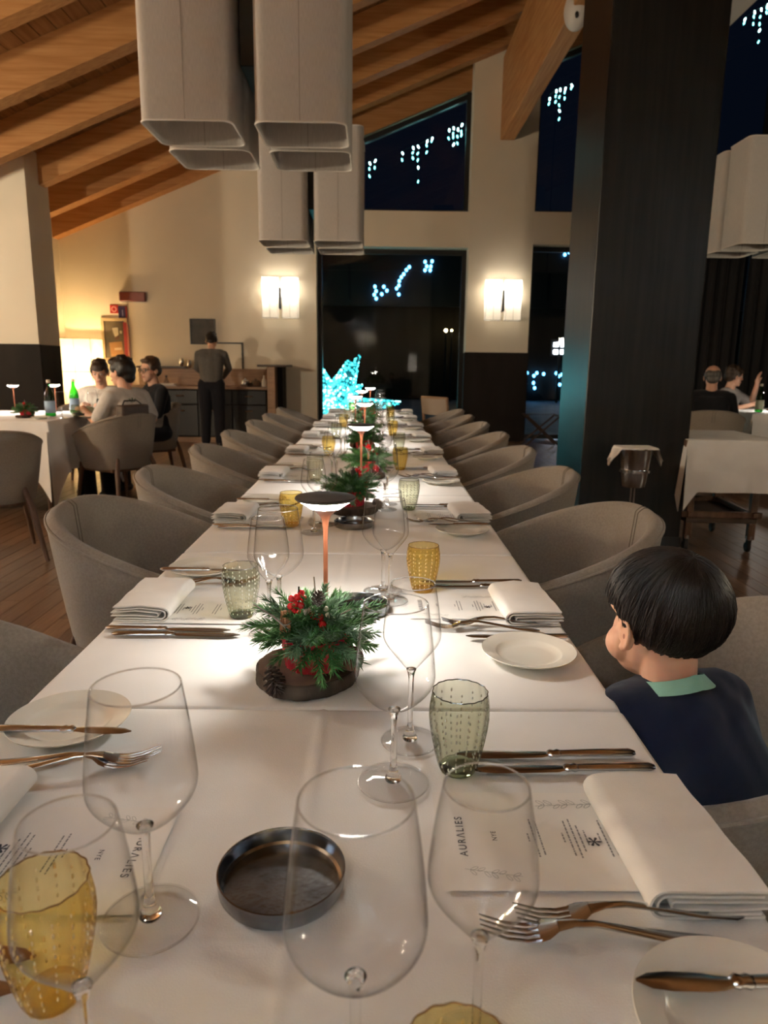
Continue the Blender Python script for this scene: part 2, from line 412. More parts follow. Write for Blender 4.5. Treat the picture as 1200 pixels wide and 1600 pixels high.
# the deep pier on the left, dark below, cream above
prism(MB(), [(-8.1, 1.385), (-4.17, 1.385), (-4.17, roof(-4.17)+.36), (-8.1, max(1.6, roof(-8.1)+.36))], 'y', 9.0, 9.6).obj('pier', M['plaster'], wl, smooth=False)
MB().box((-8.1, 9.0, 0), (-4.17, 9.6, 1.384)).obj('pier_foot', M['dark_panel'], wl, smooth=False)
MB().box((-8.1, 8.98, 0), (-4.15, 8.999, 1.39), .004).obj('dark_panel', M['dark_panel'], wl, smooth=False)
MB().box((XL, 10.35, .9), (XL+.05, 10.75, 2.36)).obj('reveal', M['plaster'], wl, smooth=False)
# rest of the left wall runs past the camera, out of view
MB().box((-8.1, YB, 0), (-7.95, 9.0, 1.75)).obj('far_face', M['plaster'], wl, smooth=False)
wr = struct('wall_right')
MB().box((XR, YB, 0), (XR+.2, YW+H, roof(XR)+.5)).obj('dark_face', M['dark_panel'], wr, smooth=False)
wf = struct('wall_front')
prism(MB(), [(-8.1, 0), (XR, 0), (XR, roof(XR)+.4), (-8.1, max(1.8, roof(-8.1)+.4))], 'y', YB-.2, YB).obj('plaster_face', M['plaster'], wf, smooth=False)

# ------------------------------------------------------------------ mono-pitch timber ceiling
ce = struct('ceiling')
RD = .36; ang = math.atan(SL)
def rafter(y0, y1, x0, x1):
    prism(MB(), [(x0, roof(x0)), (x1, roof(x1)), (x1, roof(x1)+RD), (x0, roof(x0)+RD)], 'y', y0, y1).obj('rafter', M['rafter'], ce, smooth=False)
for (a, b) in ((11.3,11.5),(10.34,10.54),(9.35,9.52),(8.3,8.46),(7.24,7.43),(6.2,6.37),(5.18,5.36),(4.16,4.34),(3.14,3.32),(2.1,2.28),(1.06,1.24),(0,.18),(-1.0,-.82),(-2.0,-1.82),(-3,-2.82),(-4,-3.82)):
    rafter(a, b, -8.0, XR)
prism(MB(), [(-1.2, roof(-1.2)-.27), (XR, roof(XR)-.27), (XR, roof(XR)+RD), (-1.2, roof(-1.2)+RD)], 'y', YG-.05, YG+.1).obj('rafter', M['rafter'], ce, smooth=False)
BW = .165; nb = int(14.5/BW)
dx = BW*math.cos(ang)
for k in range(nb):
    x = -8.0 + k*dx
    if x > XR: break
    mm = MB().box((-BW/2+.003, YB, 0), (BW/2-.003, YW+H, .022), .003)
    o = mm.obj('board', M['board'], ce, smooth=False); xm = x+dx/2
    o.location = (xm, 0, roof(xm)+RD+.002); o.rotation_euler = (0, -ang, 0)
prism(MB(), [(-8.3, roof(-8.3)+RD+.03), (XR+.2, roof(XR+.2)+RD+.03), (XR+.2, roof(XR+.2)+RD+.16), (-8.3, roof(-8.3)+RD+.16)], 'y', YB-.2, YW+1.0).obj('roof_deck', M['black'], ce, smooth=False)
# the big purlin along the room and the steel-clad column carrying it
MB().box((1.79, -4.5, 4.495), (2.005, YW+.02, 5.62), .01).obj('purlin', M['purlin'], ce, smooth=False)
MB().box((3.0, 4.0, 4.48), (3.43, 7.8, 4.85), .02).obj('air_duct', M['white_plastic'], ce, smooth=False)
co = struct('trim_1', 'tall square column clad in blackened steel beside the long table')
MB().box((1.324, 4.56, 0), (2.008, 5.21, 5.0), .006).obj('cladding', M['column_metal'], co, smooth=False)
MB().box((1.316, 4.552, 0), (2.016, 5.218, .10), .004).obj('plinth', M['black'], co, smooth=False)

# dark curtains hung in front of the right-hand glass
for k, (xa, xb) in enumerate(((4.15, 5.55), (5.62, 8.1))):
    def cf(u, v, xa=xa, xb=xb):
        x = xa+(xb-xa)*u; return (x, 11.28+.035*math.sin(x*38)+.012*math.sin(x*91), .02+v*2.96)
    c = MB().grid(cf, 150, 3); o = c.obj('curtain', pbr('curtain_cloth%d' % k, (.016,.016,.018), .95, sheen=.1), None)
    tag(o, ['dark pleated floor-length curtain behind the guests at right, nearer the column','wider dark pleated floor-length curtain at the far right edge'][k], 'curtain', 'dark curtains in front of the right-hand glass')
# ------------------------------------------------------------------ night terrace outside
M['paving'] = pbr('terrace_paving', (.10,.11,.12), .6, col2=(.16,.17,.18), nscale=3)
tr = MB().box((-14, YW+H+.02, -.16), (16, 30, -.05)).obj('terrace', M['paving'], None, smooth=False); tag(tr, kind='structure')
M['soffit'] = pbr('outdoor_boards', (.30,.32,.33), .7)
ev = struct('trim_2', 'boarded outdoor eave above the windows')
for k in range(9):
    y = YW+H+.12+k*.14
    prism(MB(), [(-6, roof(-6)+.02), (XR, roof(XR)+.02), (XR, roof(XR)+.06), (-6, roof(-6)+.06)], 'y', y, y+.115).obj('board', M['soffit'], ev, smooth=False)
ld = emit('ice_led', (.16,.80,.78), 5.0); wire = M['black']
ledw = emit('ice_led_white', (.5,1.0,.95), 8.0)
bulb = MB().ell((0,0,0), (.011,.011,.026), 8, 6).mesh('bulb', ld, ang=180); bulbw = MB().ell((0,0,0), (.012,.012,.028), 8, 6).mesh('bulb', ledw, ang=180)
def icicles(name, label, y, strands):
    """strands: (x, top z, [drops])"""
    t = thing(name, label, 'string lights', (0,0,0), 0, 'icicle lights along the outdoor eave')
    wm = MB()
    xs = sorted(strands, key=lambda q: q[0])
    if len(xs) > 1: wm.tube([(q[0], y, q[1]+.03) for q in xs], .004, 5)
    for (x, z, dr) in strands:
        wm.tube([(x, y, z+.03), (x, y, z-max(dr)-.02)], .004, 5)
        for k, d in enumerate(dr):
            link('bulb', bulbw if k % 3 == 0 else bulb, t, loc=(x+.008*math.sin(k*5), y, z-d), rot=(random.uniform(-.3,.3), random.uniform(-.5,.5), 0))
    wm.obj('wire', wire, t); return t
yi = 12.35
icicles('icicle_lights', 'short string of icicle lights at the low left of the upper window', yi, [(-.32,4.27,[0,.12]),(-.165,4.36,[0,.08,.19]),(-.08,4.40,[0,.1])])
icicles('icicle_lights', 'longest string of icicle lights in the middle of the upper window', yi, [(.36,4.52,[0,.1]),(.53,4.60,[.0,.07,.15]),(.61,4.62,[0,.10,.20,.31,.52]),(.75,4.70,[0,.06,.16]),(.83,4.74,[0,.03])])
icicles('icicle_lights', 'dense string of icicle lights at the top right of the upper window', yi, [(1.10,4.87,[0,.12]),(1.17,4.9,[0,.08,.13,.24]),(1.24,4.88,[.0,.1,.2]),(1.30,4.95,[0,.1,.15])])
icicles('icicle_lights', 'string of icicle lights between the cream pier and the dark column', yi, [(2.68,5.38,[.03,.1]),(2.78,5.46,[0,.07,.15]),(2.84,5.48,[0,.1,.22,.3,.42]),(2.92,5.5,[0,.05,.14]),(3.02,5.55,[0,.04])])
icicles('icicle_lights', 'string of icicle lights in the top right corner of the photo', yi, [(5.66,6.52,[0,.05]),(5.80,6.62,[0,.06,.16]),(5.9,6.66,[0,.1,.2,.29,.45]),(5.99,6.72,[0,.04,.1]),(6.06,6.75,[0])])
# small lights on a building across the terrace
fb = thing('far_building', 'dark building across the terrace with blue lights along its eave', 'building', (0, 26, 0))
MB().box((-8, .1, 0), (14, 3.5, 4.4)).obj('wall', M['dark_panel'], fb, smooth=False)
blue = emit('blue_led', (.10,.45,.95), 5.0); bl = MB().ell((0,0,0), (.05,.04,.06), 8, 6).mesh('bulb', blue, ang=180)
for (x, z) in [(-.14,3.85),(-.10,3.70),(-.16,3.58),(-.09,3.45),(.17,3.85),(.28,3.72),(.10,3.6),(.71,4.05),(.78,4.18),(.86,4.28),(.95,4.42),(1.05,4.52),(.70,3.9),(.62,3.8),(.70,3.6),(1.60,4.7),(1.66,4.55),(1.60,4.42),(1.84,4.72),(1.80,4.55),(1.78,4.42),(6.45,5.0),(6.6,5.08),(6.8,5.02),(7.05,5.05)]:
    link('bulb', bl, fb, loc=(x, -.05, z))
for (x, z) in [(5.35,.95),(5.6,.85),(5.7,.95),(5.95,.92),(5.6,.6),(5.65,.42),(6.4,.95),(6.5,.85),(6.6,.9),(6.55,.55),(6.8,.5)]:
    link('bulb', bl, fb, loc=(x, -.05, z))
MB().box((-8,.02,3.2),(14,.09,5.6)).obj('gable', M['black'], fb, smooth=False)
MB().box((-8,0,4.4),(14,1.4,4.5)).obj('eave', M['black'], fb, smooth=False)
warm = emit('street_lamp_glow', (1,.72,.3), 25.0)
for k, x in enumerate((2.32, 2.52, 2.9)):
    t = thing('street_lamp', ['distant amber street lamp, leftmost of three seen through the lower window','distant amber street lamp, dimmer middle one of three','distant amber street lamp, rightmost of three seen through the lower window'][k], 'street lamp', (x, 25.2, 0), 0, 'street lamps in the distance')
    MB().tube([(0,0,-.05),(0,0,2.3)], .03, 6).obj('pole', M['black'], t); MB().ell((0,0,2.36), .05 if k != 1 else .03, 10, 8).obj('globe', warm, t)
t = thing('floodlight', 'distant floodlight of four square white lamps seen right of the pier', 'floodlight', (6.22, 25.0, 0))
MB().tube([(0,0,-.05),(0,0,1.9)], .04, 6).obj('pole', M['black'], t); MB().box((-.28,.02,1.55),(.28,.1,2.1),.01).obj('panel', M['black'], t)
fl = emit('flood_white', (.85,.9,1), 9.0)
for dx_ in (-.12,.12):
    for dz in (1.68, 1.92): MB().box((dx_-.075,-.03,dz-.07),(dx_+.075,.02,dz+.07),.01).obj('lamp', fl, t)
# teal LED star sculpture
st = thing('light_star', 'large star sculpture covered in teal lights on the terrace', 'light sculpture', (-.86, 14.0, .35))
arms = [((.51,.0,1.02),.26),((.30,.1,.94),.28),((-.30,0,.52),.26),((1.33,.05,.12),.17),((-.5,-.1,-.1),.2),((.3,-.5,.5),.2),((-.55,.2,1.2),.2),((.55,.4,.45),.2)]
cg = MB(); bs = [MB(), MB(), MB()]
for (tip, r) in arms:
    tip = np.array(tip); L = np.linalg.norm(tip); d = tip/L; a = np.cross(d, (0.,1,0)); a /= np.linalg.norm(a); b = np.cross(d, a)
    cg.tube([(0,0,0), tuple(tip)], [r*1.0, .004], 7)
    for k in range(int(520*L)):
        s_ = 1-math.sqrt(random.random()*.985); q = random.random()*2*PI; rr = r*1.18*(1-s_)+.014
        p = tip*(.03+.97*s_) + (a*math.cos(q)+b*math.sin(q))*rr; bs[random.choice((0,0,1,1,1,2))].ell(p, .019*random.uniform(.6,1.25), 5, 4)
cg.obj('frame', pbr('star_frame', (.02,.10,.11), .6), st)
for mb_, col, k_ in zip(bs, ((.02,.36,.42), (.05,.62,.66), (.35,.95,.95)), (.55, 1.0, 1.7)):
    tag(mb_.obj('bulbs', emit('teal_led', col, STAR*k_), st, recalc=False), kind='stuff')
sl = bpy.data.lights.new('glow', 'POINT'); sl.energy = 11; sl.color = (.12,.80,.90); sl.shadow_soft_size = .6
so_ = bpy.data.objects.new('glow', sl); COL.objects.link(so_); so_.parent = st; so_.location = (0,-.75,.55)
MB().box((-.4,-.3,-.405),(.4,.3,-.36),.01).obj('base', M['black'], st); MB().tube([(0,0,-.38),(0,0,-.05)],.04,8).obj('post', M['black'], st)
# ------------------------------------------------------------------ lamps
bulb_warm = emit('warm_bulb', (1, .93, .82), SCONCE)
bulb_back = emit('white_bulb', (1, .95, .88), 260.0)
bulb_floor = emit('amber_bulb', (1, .66, .30), FLOORLAMP)
def rsq(hx, hy, r, n=5):
    """rounded rectangle outline"""
    out = []
    for (sx, sy, a0) in ((1,1,0),(-1,1,PI/2),(-1,-1,PI),(1,-1,1.5*PI)):
        for k in range(n):
            a = a0+PI/2*k/(n-1); out.append((sx*(hx-r)+r*math.cos(a), sy*(hy-r)+r*math.sin(a)))
    return out
def shade_shell(hx, hy, r, z0, z1, th=.004):
    o = rsq(hx, hy, r); i = rsq(hx-th, hy-th, max(r-th, .004)); n = len(o); mb = MB()
    vs = [(p[0],p[1],z0) for p in o]+[(p[0],p[1],z1) for p in o]+[(p[0],p[1],z1) for p in i]+[(p[0],p[1],z0) for p in i]
    fs = [(a*n+k, a*n+(k+1)%n, ((a+1)%4)*n+(k+1)%n, ((a+1)%4)*n+k) for a in range(4) for k in range(n)]
    return mb.add(vs, fs)
def rim(hx, hy, r, z, t=.005):
    o = rsq(hx, hy, r); return MB().tube([(p[0],p[1],z) for p in o]+[(o[0][0],o[0][1],z)], t, 6, cap=False)
def pendant(name, label, xs, ys, zb, h, hx, hy):
    cx, cy = sum(xs)/2, sum(ys)/2
    t = thing(name, label, 'pendant lamp', (cx, cy, zb), 0, 'hanging clusters of square linen shades')
    sm = shade_shell(hx, hy, .055, 0, h).mesh('shade', M['shade']); r0 = rim(hx, hy, .055, .0).mesh('shade_rim', M['trim']); 
    seam = MB()
    for (dx_, dy_) in ((0,-hy-.0005),(0,hy-.005)): seam.box((dx_-.0015,dy_-.001,0),(dx_+.0015,dy_+.001,h))
    sm2 = seam.mesh('seam', M['seam'], smooth=False)
    for x in xs:
        for y in ys:
            s = link('shade', sm, t, loc=(x-cx, y-cy, 0)); link('shade_rim', r0, s); link('shade_rim', r0, s, loc=(0,0,h)); link('seam', sm2, s)
            MB().tube([(x-cx, y-cy-hy+.01, h*.9), (x-cx, y-cy+hy-.01, h*.9)], .004, 5).obj('spider', M['black'], t)
            MB().tube([(x-cx, y-cy, h*.9), (0, y-cy, h*.97)], .008, 6).obj('arm', M['black'], t)
    top = roof(cx)+.1-zb
    MB().box((-.038, -hy*1.2, .30), (.038, hy*1.2, h*.995), .004).obj('spine', M['black'], t)
    MB().tube([(0,0,h*.99), (0,0,top)], .014, 8).obj('rod', M['black'], t)
    MB().box((-.15,-.06,top-.02),(.15,.06,top+.02),.005).obj('ceiling_plate', M['black'], t)
    return t
pendant('pendant_lamp', 'near cluster of square linen shades hanging over the long table', (-.91, -.376), (3.81, 4.27), 2.3, 1.25, .215, .20)
pendant('pendant_lamp', 'farther cluster of square linen shades over the long table', (-.885, -.378), (7.06, 7.50), 2.3, .97, .222, .20)
pendant('pendant_lamp', 'cluster of square linen shades at the right edge behind the column', (3.445, 3.98), (6.90, 7.36), 2.3, .89, .215, .20)

def fill_pendant(name, label, xs, ys, watts):  # unseen clusters added behind and beside the camera as fill light
    t = pendant(name, label, xs, ys, 2.3, 1.2, .215, .20); cx, cy = sum(xs)/2, sum(ys)/2
    for k, (x, y) in enumerate([(x, y) for x in xs for y in ys]):
        l = bpy.data.lights.new('bulb', 'POINT'); l.energy = watts; l.color = (.78, 1, 1.18); l.shadow_soft_size = .09
        o = bpy.data.objects.new('bulb', l); COL.objects.link(o); o.parent = t; o.location = (x-cx, y-cy, .5)
fill_pendant('pendant_lamp', 'added unseen fill light in linen shades behind the camera', (-.91, -.376), (-1.5, -1.05), PEND_FILL)
fill_pendant('pendant_lamp', 'added fill light in linen shades right of the camera, out of view', (3.4, 3.93), (.6, 1.05), PEND_FILL*.18)
fill_pendant('pendant_lamp', 'added fill light in linen shades left of the camera, out of view', (-4.0, -3.47), (.6, 1.05), PEND_FILL)
def fill_torchiere(label, loc, watts):  # unseen lamps added to brighten the ceiling and walls
    t = thing('fill_uplighter', label, 'floor lamp', loc)
    MB().lathe([(0,0),(.15,0),(.15,.02),(.02,.03),(0,.03)], 24).obj('base', M['black'], t); MB().tube([(0,0,.02),(0,0,1.72)], .012, 8).obj('pole', M['black'], t)
    MB().lathe([(.02,1.70),(.10,1.74),(.17,1.80),(.175,1.80),(.105,1.73),(.02,1.69)], 24, closed=True).obj('bowl', M['black'], t)
    l = bpy.data.lights.new('lamp', 'POINT'); l.energy = watts; l.color = (1, .84, .60); l.shadow_soft_size = .1
    o = bpy.data.objects.new('lamp', l); COL.objects.link(o); o.parent = t; o.location = (0,0,1.90)
fill_torchiere('added fill light on a black stand, left side, out of view', (-5.0, 3.2, 0), UPL_FILL)
fill_torchiere('added fill light on a black stand farther back on the left, out of view', (-6.6, 5.6, 0), UPL_FILL*.8)
fill_torchiere('added fill light on a black stand beside the right wall, out of view', (5.2, 3.0, 0), UPL_FILL*.4)
def sconce(label, loc, rz):
    t = thing('wall_sconce', label, 'wall lamp', loc, rz, 'paired linen wall lamps')
    hx, hy, h = .120, .09, .60
    sh = shade_shell(hx, hy, .012, 0, h, .003).mesh('shade', M['sconce']); wires = MB()
    for z in (0, h*.48, h): 
        o = rsq(hx+.001, hy+.001, .013); wires.tube([(p[0],p[1],z) for p in o]+[(o[0][0],o[0][1],z)], .003, 5, cap=False)
    for (x, y) in ((0,-hy),(hx,-hy),(-hx,-hy)): wires.tube([(x,y-.001,0),(x,y-.001,h)], .0025, 5)
    wm = wires.mesh('wire_frame', pbr('sconce_wire', (.12,.09,.06), .6) if 'scw' not in M else M['scw'])
    M['scw'] = wm.materials[0]
    bm_ = MB().ell((0,0,0), (.024,.024,.034), 10, 8).mesh('bulb', bulb_warm, ang=180)
    for sx in (-1, 1):
        s = link('shade', sh, t, loc=(sx*.153, -hy-.025, -h/2)); link('wire_frame', wm, s); link('bulb', bm_, t, loc=(sx*.153, -hy-.025, h*.20))
        for zc_ in (-h/2+.004, h/2-.004): MB().box((-hx+.004,-hy+.004,-.001),(hx-.004,hy-.004,.001)).obj('diffuser', M['softening_cap'], t, smooth=False).location = (sx*.153, -hy-.025, zc_)  # translucent caps added over the open ends to soften the thrown light
        MB().tube([(sx*.153, -hy-.025, h*.04), (sx*.153, -hy-.025, h*.15)], .012, 8).obj('socket', M['cream'], t)
        MB().tube([(sx*.153, -hy-.025, h*.05), (0, -.02, h*.05)], .006, 6).obj('bracket', M['black'], t)
    MB().box((-.016, -.20, -h*.28), (.016, -.001, h*.24), .003).obj('backplate', M['black'], t)
    return t
sconce('glowing linen wall lamp on the cream wall left of the lower window', (-1.515, YW, 2.18), 0)
sconce('glowing linen wall lamp on the cream pier right of the lower window', (1.915, YW, 2.185), 0)
sconce('linen wall lamp on the left pier, just outside the frame', (-5.25, 9.0, 2.18), 0)
# unseen wall lamps added behind the camera for general brightness
sconce('added unseen fill lamp on the front wall behind the camera, left', (-3.6, YB, 2.1), PI)
sconce('added unseen fill lamp on the front wall behind the camera, middle', (-.5, YB, 2.1), PI)
sconce('added unseen fill lamp on the front wall behind the camera, right', (3.2, YB, 2.1), PI)

def floor_lamp(label, loc, rz, bm=bulb_floor, h=1.52, zb=.55, hx=.25, hy=.25):
    t = thing('floor_lamp', label, 'floor lamp', loc, rz)
    s = shade_shell(hx, hy, .02, zb, h, .003).obj('shade', M['sconce'], t); wires = MB()
    for z in (zb, (zb+h)/2, h):
        o = rsq(hx+.001, hy+.001, .02); wires.tube([(p[0],p[1],z) for p in o]+[(o[0][0],o[0][1],z)], .004, 5, cap=False)
    for x in (-hx, 0, hx): wires.tube([(x,-hy-.001,zb),(x,-hy-.001,h)], .003, 5)
    wires.obj('wire_frame', M['scw'], s)
    MB().box((-.16,-.16,0),(.16,.16,.025),.006).obj('base', M['black'], t)
    MB().tube([(0,0,.02),(0,0,zb+.65*(h-zb))], .012, 8).obj('pole', M['black'], t)
    for (x, z) in ((-.10,zb+.72*(h-zb)),(.11,zb+.74*(h-zb)),(-.09,zb+.30*(h-zb)),(.12,zb+.28*(h-zb))):
        MB().ell((x,0,z), .032, 10, 8).obj('bulb', bm, t); MB().tube([(0,0,z-.03),(x,0,z-.03)], .006, 6).obj('arm', M['black'], t)
    return t
floor_lamp('glowing amber linen floor lamp in the corner behind the seated guests', (-4.52, 11.1, 0), 0)
floor_lamp('linen floor lamp standing behind the camera', (1.25, -3.2, 0), 0, bulb_back, h=1.55, zb=.95, hx=.14, hy=.14)

glow = emit('lamp_diffuser', (1.0, .93, .83), LAMP)
def table_lamp(label, loc, group):
    t = thing('table_lamp', label, 'table lamp', loc, 0, group)
    MB().lathe([(.0,.0),(.040,.0),(.042,.003),(.041,.008),(.010,.012),(.0,.012)], 32).obj('base', M['lamp_top'], t)
    MB().lathe([(.0039,.01),(.0037,.17),(.0042,.186),(.0058,.199),(.0090,.2065),(.0150,.2128),(.0255,.2196)], 20).obj('stem', M['copper'], t)
    MB().lathe([(.0250,.2195),(.032,.2247),(.040,.2298),(.0470,.2335)], 40).obj('diffuser', glow, t)
    MB().lathe([(.0470,.2330),(.0490,.2350),(.0492,.2368),(.0475,.2385),(.025,.2402),(0,.2406)], 40).obj('shade', M['lamp_top'], t)
    return t
GL = 'cordless lamps along the long table'
TZ = .752
lamp0 = table_lamp('nearest table lamp, its dark disc above the nearest fir centrepiece', (-.083, 1.125, TZ), GL)
for k, (x, y) in enumerate(((-.057, 2.52), (-.072, 3.98), (-.150, 4.84), (-.130, 5.85), (-.070, 6.60))):
    dup(lamp0, 'table lamp on the long table, %s from the camera' % ORD[k+1], (x, y, TZ), 0, GL)
# ------------------------------------------------------------------ the long table: nine tables end to end
TX0, TX1 = -.468, .332; TCX = (TX0+TX1)/2; TL = .79; TY0 = .085
def noise2(x, y): return (math.sin(x*7.1+y*3.3)+math.sin(x*3.7-y*8.3+1.7)+math.sin(x*13.1+y*11.9+.6)*.5)/2.5
def cloth_mesh(W, L, drop, ends=(False, False), seed=0, wave=.012, flare=.03):
    """square cloth: creased top, softly rounded edges, hanging sides"""
    hw, hl = W/2, L/2; mb = MB()
    us = sorted(set(list(np.linspace(-hw+.008, hw-.008, 61)) + [-hw+.003, hw-.003, -.006, .006, 0]))
    g = .0016
    vs_ = sorted(set(list(np.linspace(-hl+.012, hl-.012, 61)) + [-hl+.006, hl-.006, -hl+.003, hl-.003, -.006, .006, 0]))
    def top(x, y):
        z = .0005*noise2(x*3+seed, y*3)
        z += .0019*max(0, 1-abs(x)/.006) + .0019*max(0, 1-abs(y)/.006) + .0013*max(0, 1-abs(abs(y)-hl/2)/.006)
        ex = max(0, abs(x)-(hw-.008))/.008; z -= .003*ex*ex
        ey = max(0, abs(y)-(hl-.012))/.012; z -= .0035*ey*ey
        return z
    prof = []   # columns across x incl. the hanging sides
    nd = 9
    rows = []
    ylist = [-hl+g] + vs_ + [hl-g]
    for yi_, y in enumerate(ylist):
        row = []
        edge = yi_ in (0, len(ylist)-1)
        for k in range(nd, 0, -1):
            d = drop*k/nd; row.append((-hw-.002-flare*(k/nd)+wave*(k/nd)*math.sin(y*17+seed), y, -.004-d))
        for x in us: row.append((x, y, (top(x, y) if not edge else -.010)))
        for k in range(1, nd+1):
            d = drop*k/nd; row.append((hw+.002+flare*(k/nd)+wave*(k/nd)*math.sin(y*19+seed*2), y, -.004-d))
        rows.append(row)
    nc = len(rows[0])
    for side, on in ((0, ends[0]), (1, ends[1])):
        if not on: continue
        src = rows[0 if side == 0 else -1]; sg = -1 if side == 0 else 1
        for k in range(1, nd+1):
            r = [(x, y+sg*(.003+flare*(k/nd)+wave*(k/nd)*math.sin(x*17+seed)), min(z, -.004-drop*k/nd) if nd <= i < nc-nd else z) for i, (x, y, z) in enumerate(src)]
            r = [((x + (0 if nd <= i < nc-nd else 0)), y, z) for i, (x, y, z) in enumerate(r)]
            rows.insert(0, r) if side == 0 else rows.append(r)
    nr = len(rows)
    mb.add([p for r in rows for p in r], [(i*nc+j, i*nc+j+1, (i+1)*nc+j+1, (i+1)*nc+j) for i in range(nr-1) for j in range(nc-1)])
    return mb
def table_base(t, W, L, top=.742):
    MB().box((-W/2+.006, -L/2+.006, top-.03), (W/2-.006, L/2-.006, top-.002), .004).obj('table_top', M['darkwood'], t, smooth=False)
    for sx in (-1, 1):
        for sy in (-1, 1):
            MB().tube([(sx*(W/2-.06), sy*(L/2-.06), top-.03), (sx*(W/2-.05), sy*(L/2-.05), 0)], [.028, .02], 8).obj('leg', M['darkwood'], t)
t0 = thing('dining_table', 'nearest of the nine dining tables joined in the long row', 'table', (TCX, TY0+TL/2, 0), 0, 'dining tables joined in one long row')
table_base(t0, .8, TL)
for k in range(1, 9): dup(t0, '%s dining table from the camera in the long row' % ORD[k], (TCX, TY0+TL*(k+.5), 0), 0, 'dining tables joined in one long row')
cms = [cloth_mesh(.8, TL, .085, seed=s_, wave=.004, flare=.006).mesh('tablecloth', M['cloth'], ang=180, recalc=False) for s_ in (1.3, 4.1)]
cm_end = cloth_mesh(.8, TL, .085, ends=(False, True), seed=2.2, wave=.004, flare=.006).mesh('tablecloth', M['cloth'], ang=180, recalc=False)
for k in range(9):
    o = link('tablecloth', cm_end if k == 8 else cms[k % 2], None, loc=(TCX, TY0+TL*(k+.5), .75))
    tag(o, '%s white tablecloth from the camera on the long table' % ORD[k] if k else 'nearest white tablecloth, in front of the boy, with fold creases', 'tablecloth', 'white cloths on the long table')

# ------------------------------------------------------------------ barrel chairs
def chair(name, label, loc, rz, group):
    t = thing(name, label, 'chair', loc, rz, group)
    A = math.radians(128); zt = lambda y: .788 - .36*(y+.30)
    def out(th, sc, off):
        s_, c_ = math.sin(th), math.cos(th); e = .86
        x = (.312-off)*sc*math.copysign(abs(s_)**e, s_); y = -.0 - (.300-off)*sc*math.copysign(abs(c_)**e, c_); return x, y
    zb = .36; TH = .042
    sec = []
    def pt(th, j, n=22):
        # j runs: outer bottom..outer top (0-8), rim (9-12), inner top..inner bottom (13-21)
        if j <= 8: f = j/8; off = 0
        elif j <= 12: f = 1; off = TH*(j-8.5)/4
        else: f = 1-(j-13)/8; off = TH
        xo, yo = out(th, 1, 0); top = zt(yo)
        sc = .80+.20*f**.8
        x, y = out(th, sc, off)
        z = zb + (top-zb)*f
        if 8 < j <= 12: z += .016*math.sin(PI*(j-8.5)/4)
        return (x, y, z)
    mb = MB(); mb.grid(lambda u, v: pt(-A+2*A*u, round(v*21)), 41, 22)
    n = 22
    mb.f.append(tuple(range(n))); mb.f.append(tuple(40*n+k for k in range(n-1, -1, -1)))
    mb.obj('shell', M['chair'], t, ang=60)
    sm = MB()
    for dth in (-.021, .021):
        pts = [np.array(pt(dth, j)) for j in range(6, 20)]
        c0 = []
        for j, p in zip(range(6, 20), pts):
            nrm = np.array((0,-1.,0)) if j <= 8 else (np.array((0,0,1.)) if j <= 12 else np.array((0,1.,0)))
            c0.append(p+nrm*.0006)
        sm.tube(c0, .0015, 5)
    sm.obj('seam', M['stitch'], t)
    pm_ = MB(); pts = []
    for k in range(41):
        p = pt(-A+2*A*k/40, 8); pts.append(p)
    pm_.tube(pts, .0042, 6); pm_.obj('piping', M['chair'], t)
    se = MB(); se.grid(lambda u, v: seat(u, v), 28, 9, cu=True)
    se.f.append(tuple(i*9 for i in range(28))); se.f.append(tuple(i*9+8 for i in range(27, -1, -1)))
    se.obj('seat', M['chair'], t, ang=50)
    fr = MB().box((-.20,-.19,.335),(.20,.19,.362),.006); fr.obj('seat_frame', M['walnut'], t, smooth=False)
    for sx in (-1, 1):
        MB().tube([(sx*.205,.165,.40),(sx*.25,.215,0)], [.021,.012], 10).obj('leg', M['walnut'], t)
        MB().tube([(sx*.16,-.215,.45),(sx*.19,-.235,.34),(sx*.245,-.30,0)], [(.006,.016),(.022,.022),(.012,.012)], 10).obj('leg', M['walnut'], t)
    return t
def seat(u, v):
    a = 2*PI*u; e = .8; s_, c_ = math.sin(a), math.cos(a)
    x = math.copysign(abs(s_)**e, s_); y = math.copysign(abs(c_)**e, c_)
    k = [.90,1,1.02,1.02,1.0,.95,.8,.5,.1][round(v*8)]; z = [.362,.368,.39,.42,.44,.452,.46,.463,.464][round(v*8)]
    return (x*.235*k, .01+y*.225*k, z)
GC = 'taupe barrel chairs along the long table'
YR = [.59,1.265,2.09,2.93,3.64,4.43,5.22,6.01,6.80]; YL = [.60,1.27,2.06,2.85,3.64,4.43,5.22,6.01,6.80]
CYL = [.12,.97,2.03,2.72,3.5,4.27,5.05,5.75,6.55]; CYR = [.22,1.08,2.0,2.80,3.55,4.33,5.1,5.85,6.6]
ch0 = chair('barrel_chair', 'taupe barrel chair on the left of the long table, nearest the camera', (-.62, CYL[0], 0), -PI/2, GC)
for k in range(1, 9):
    dup(ch0, 'taupe barrel chair, %s from the camera on the left side of the long table' % ORD[k], (-.62+random.uniform(-.008,.008), CYL[k], 0), -PI/2+random.uniform(-.04,.04), GC)
for k in range(0, 9):
    lab = 'taupe barrel chair the small boy is sitting on' if k == 1 else 'taupe barrel chair, %s from the camera on the right side of the long table' % ORD[k]
    dup(ch0, lab, (.49+(.06 if k == 1 else 0)+random.uniform(-.008,.008), CYR[k], 0), PI/2+(-.02 if k==1 else random.uniform(-.04,.04)), GC)

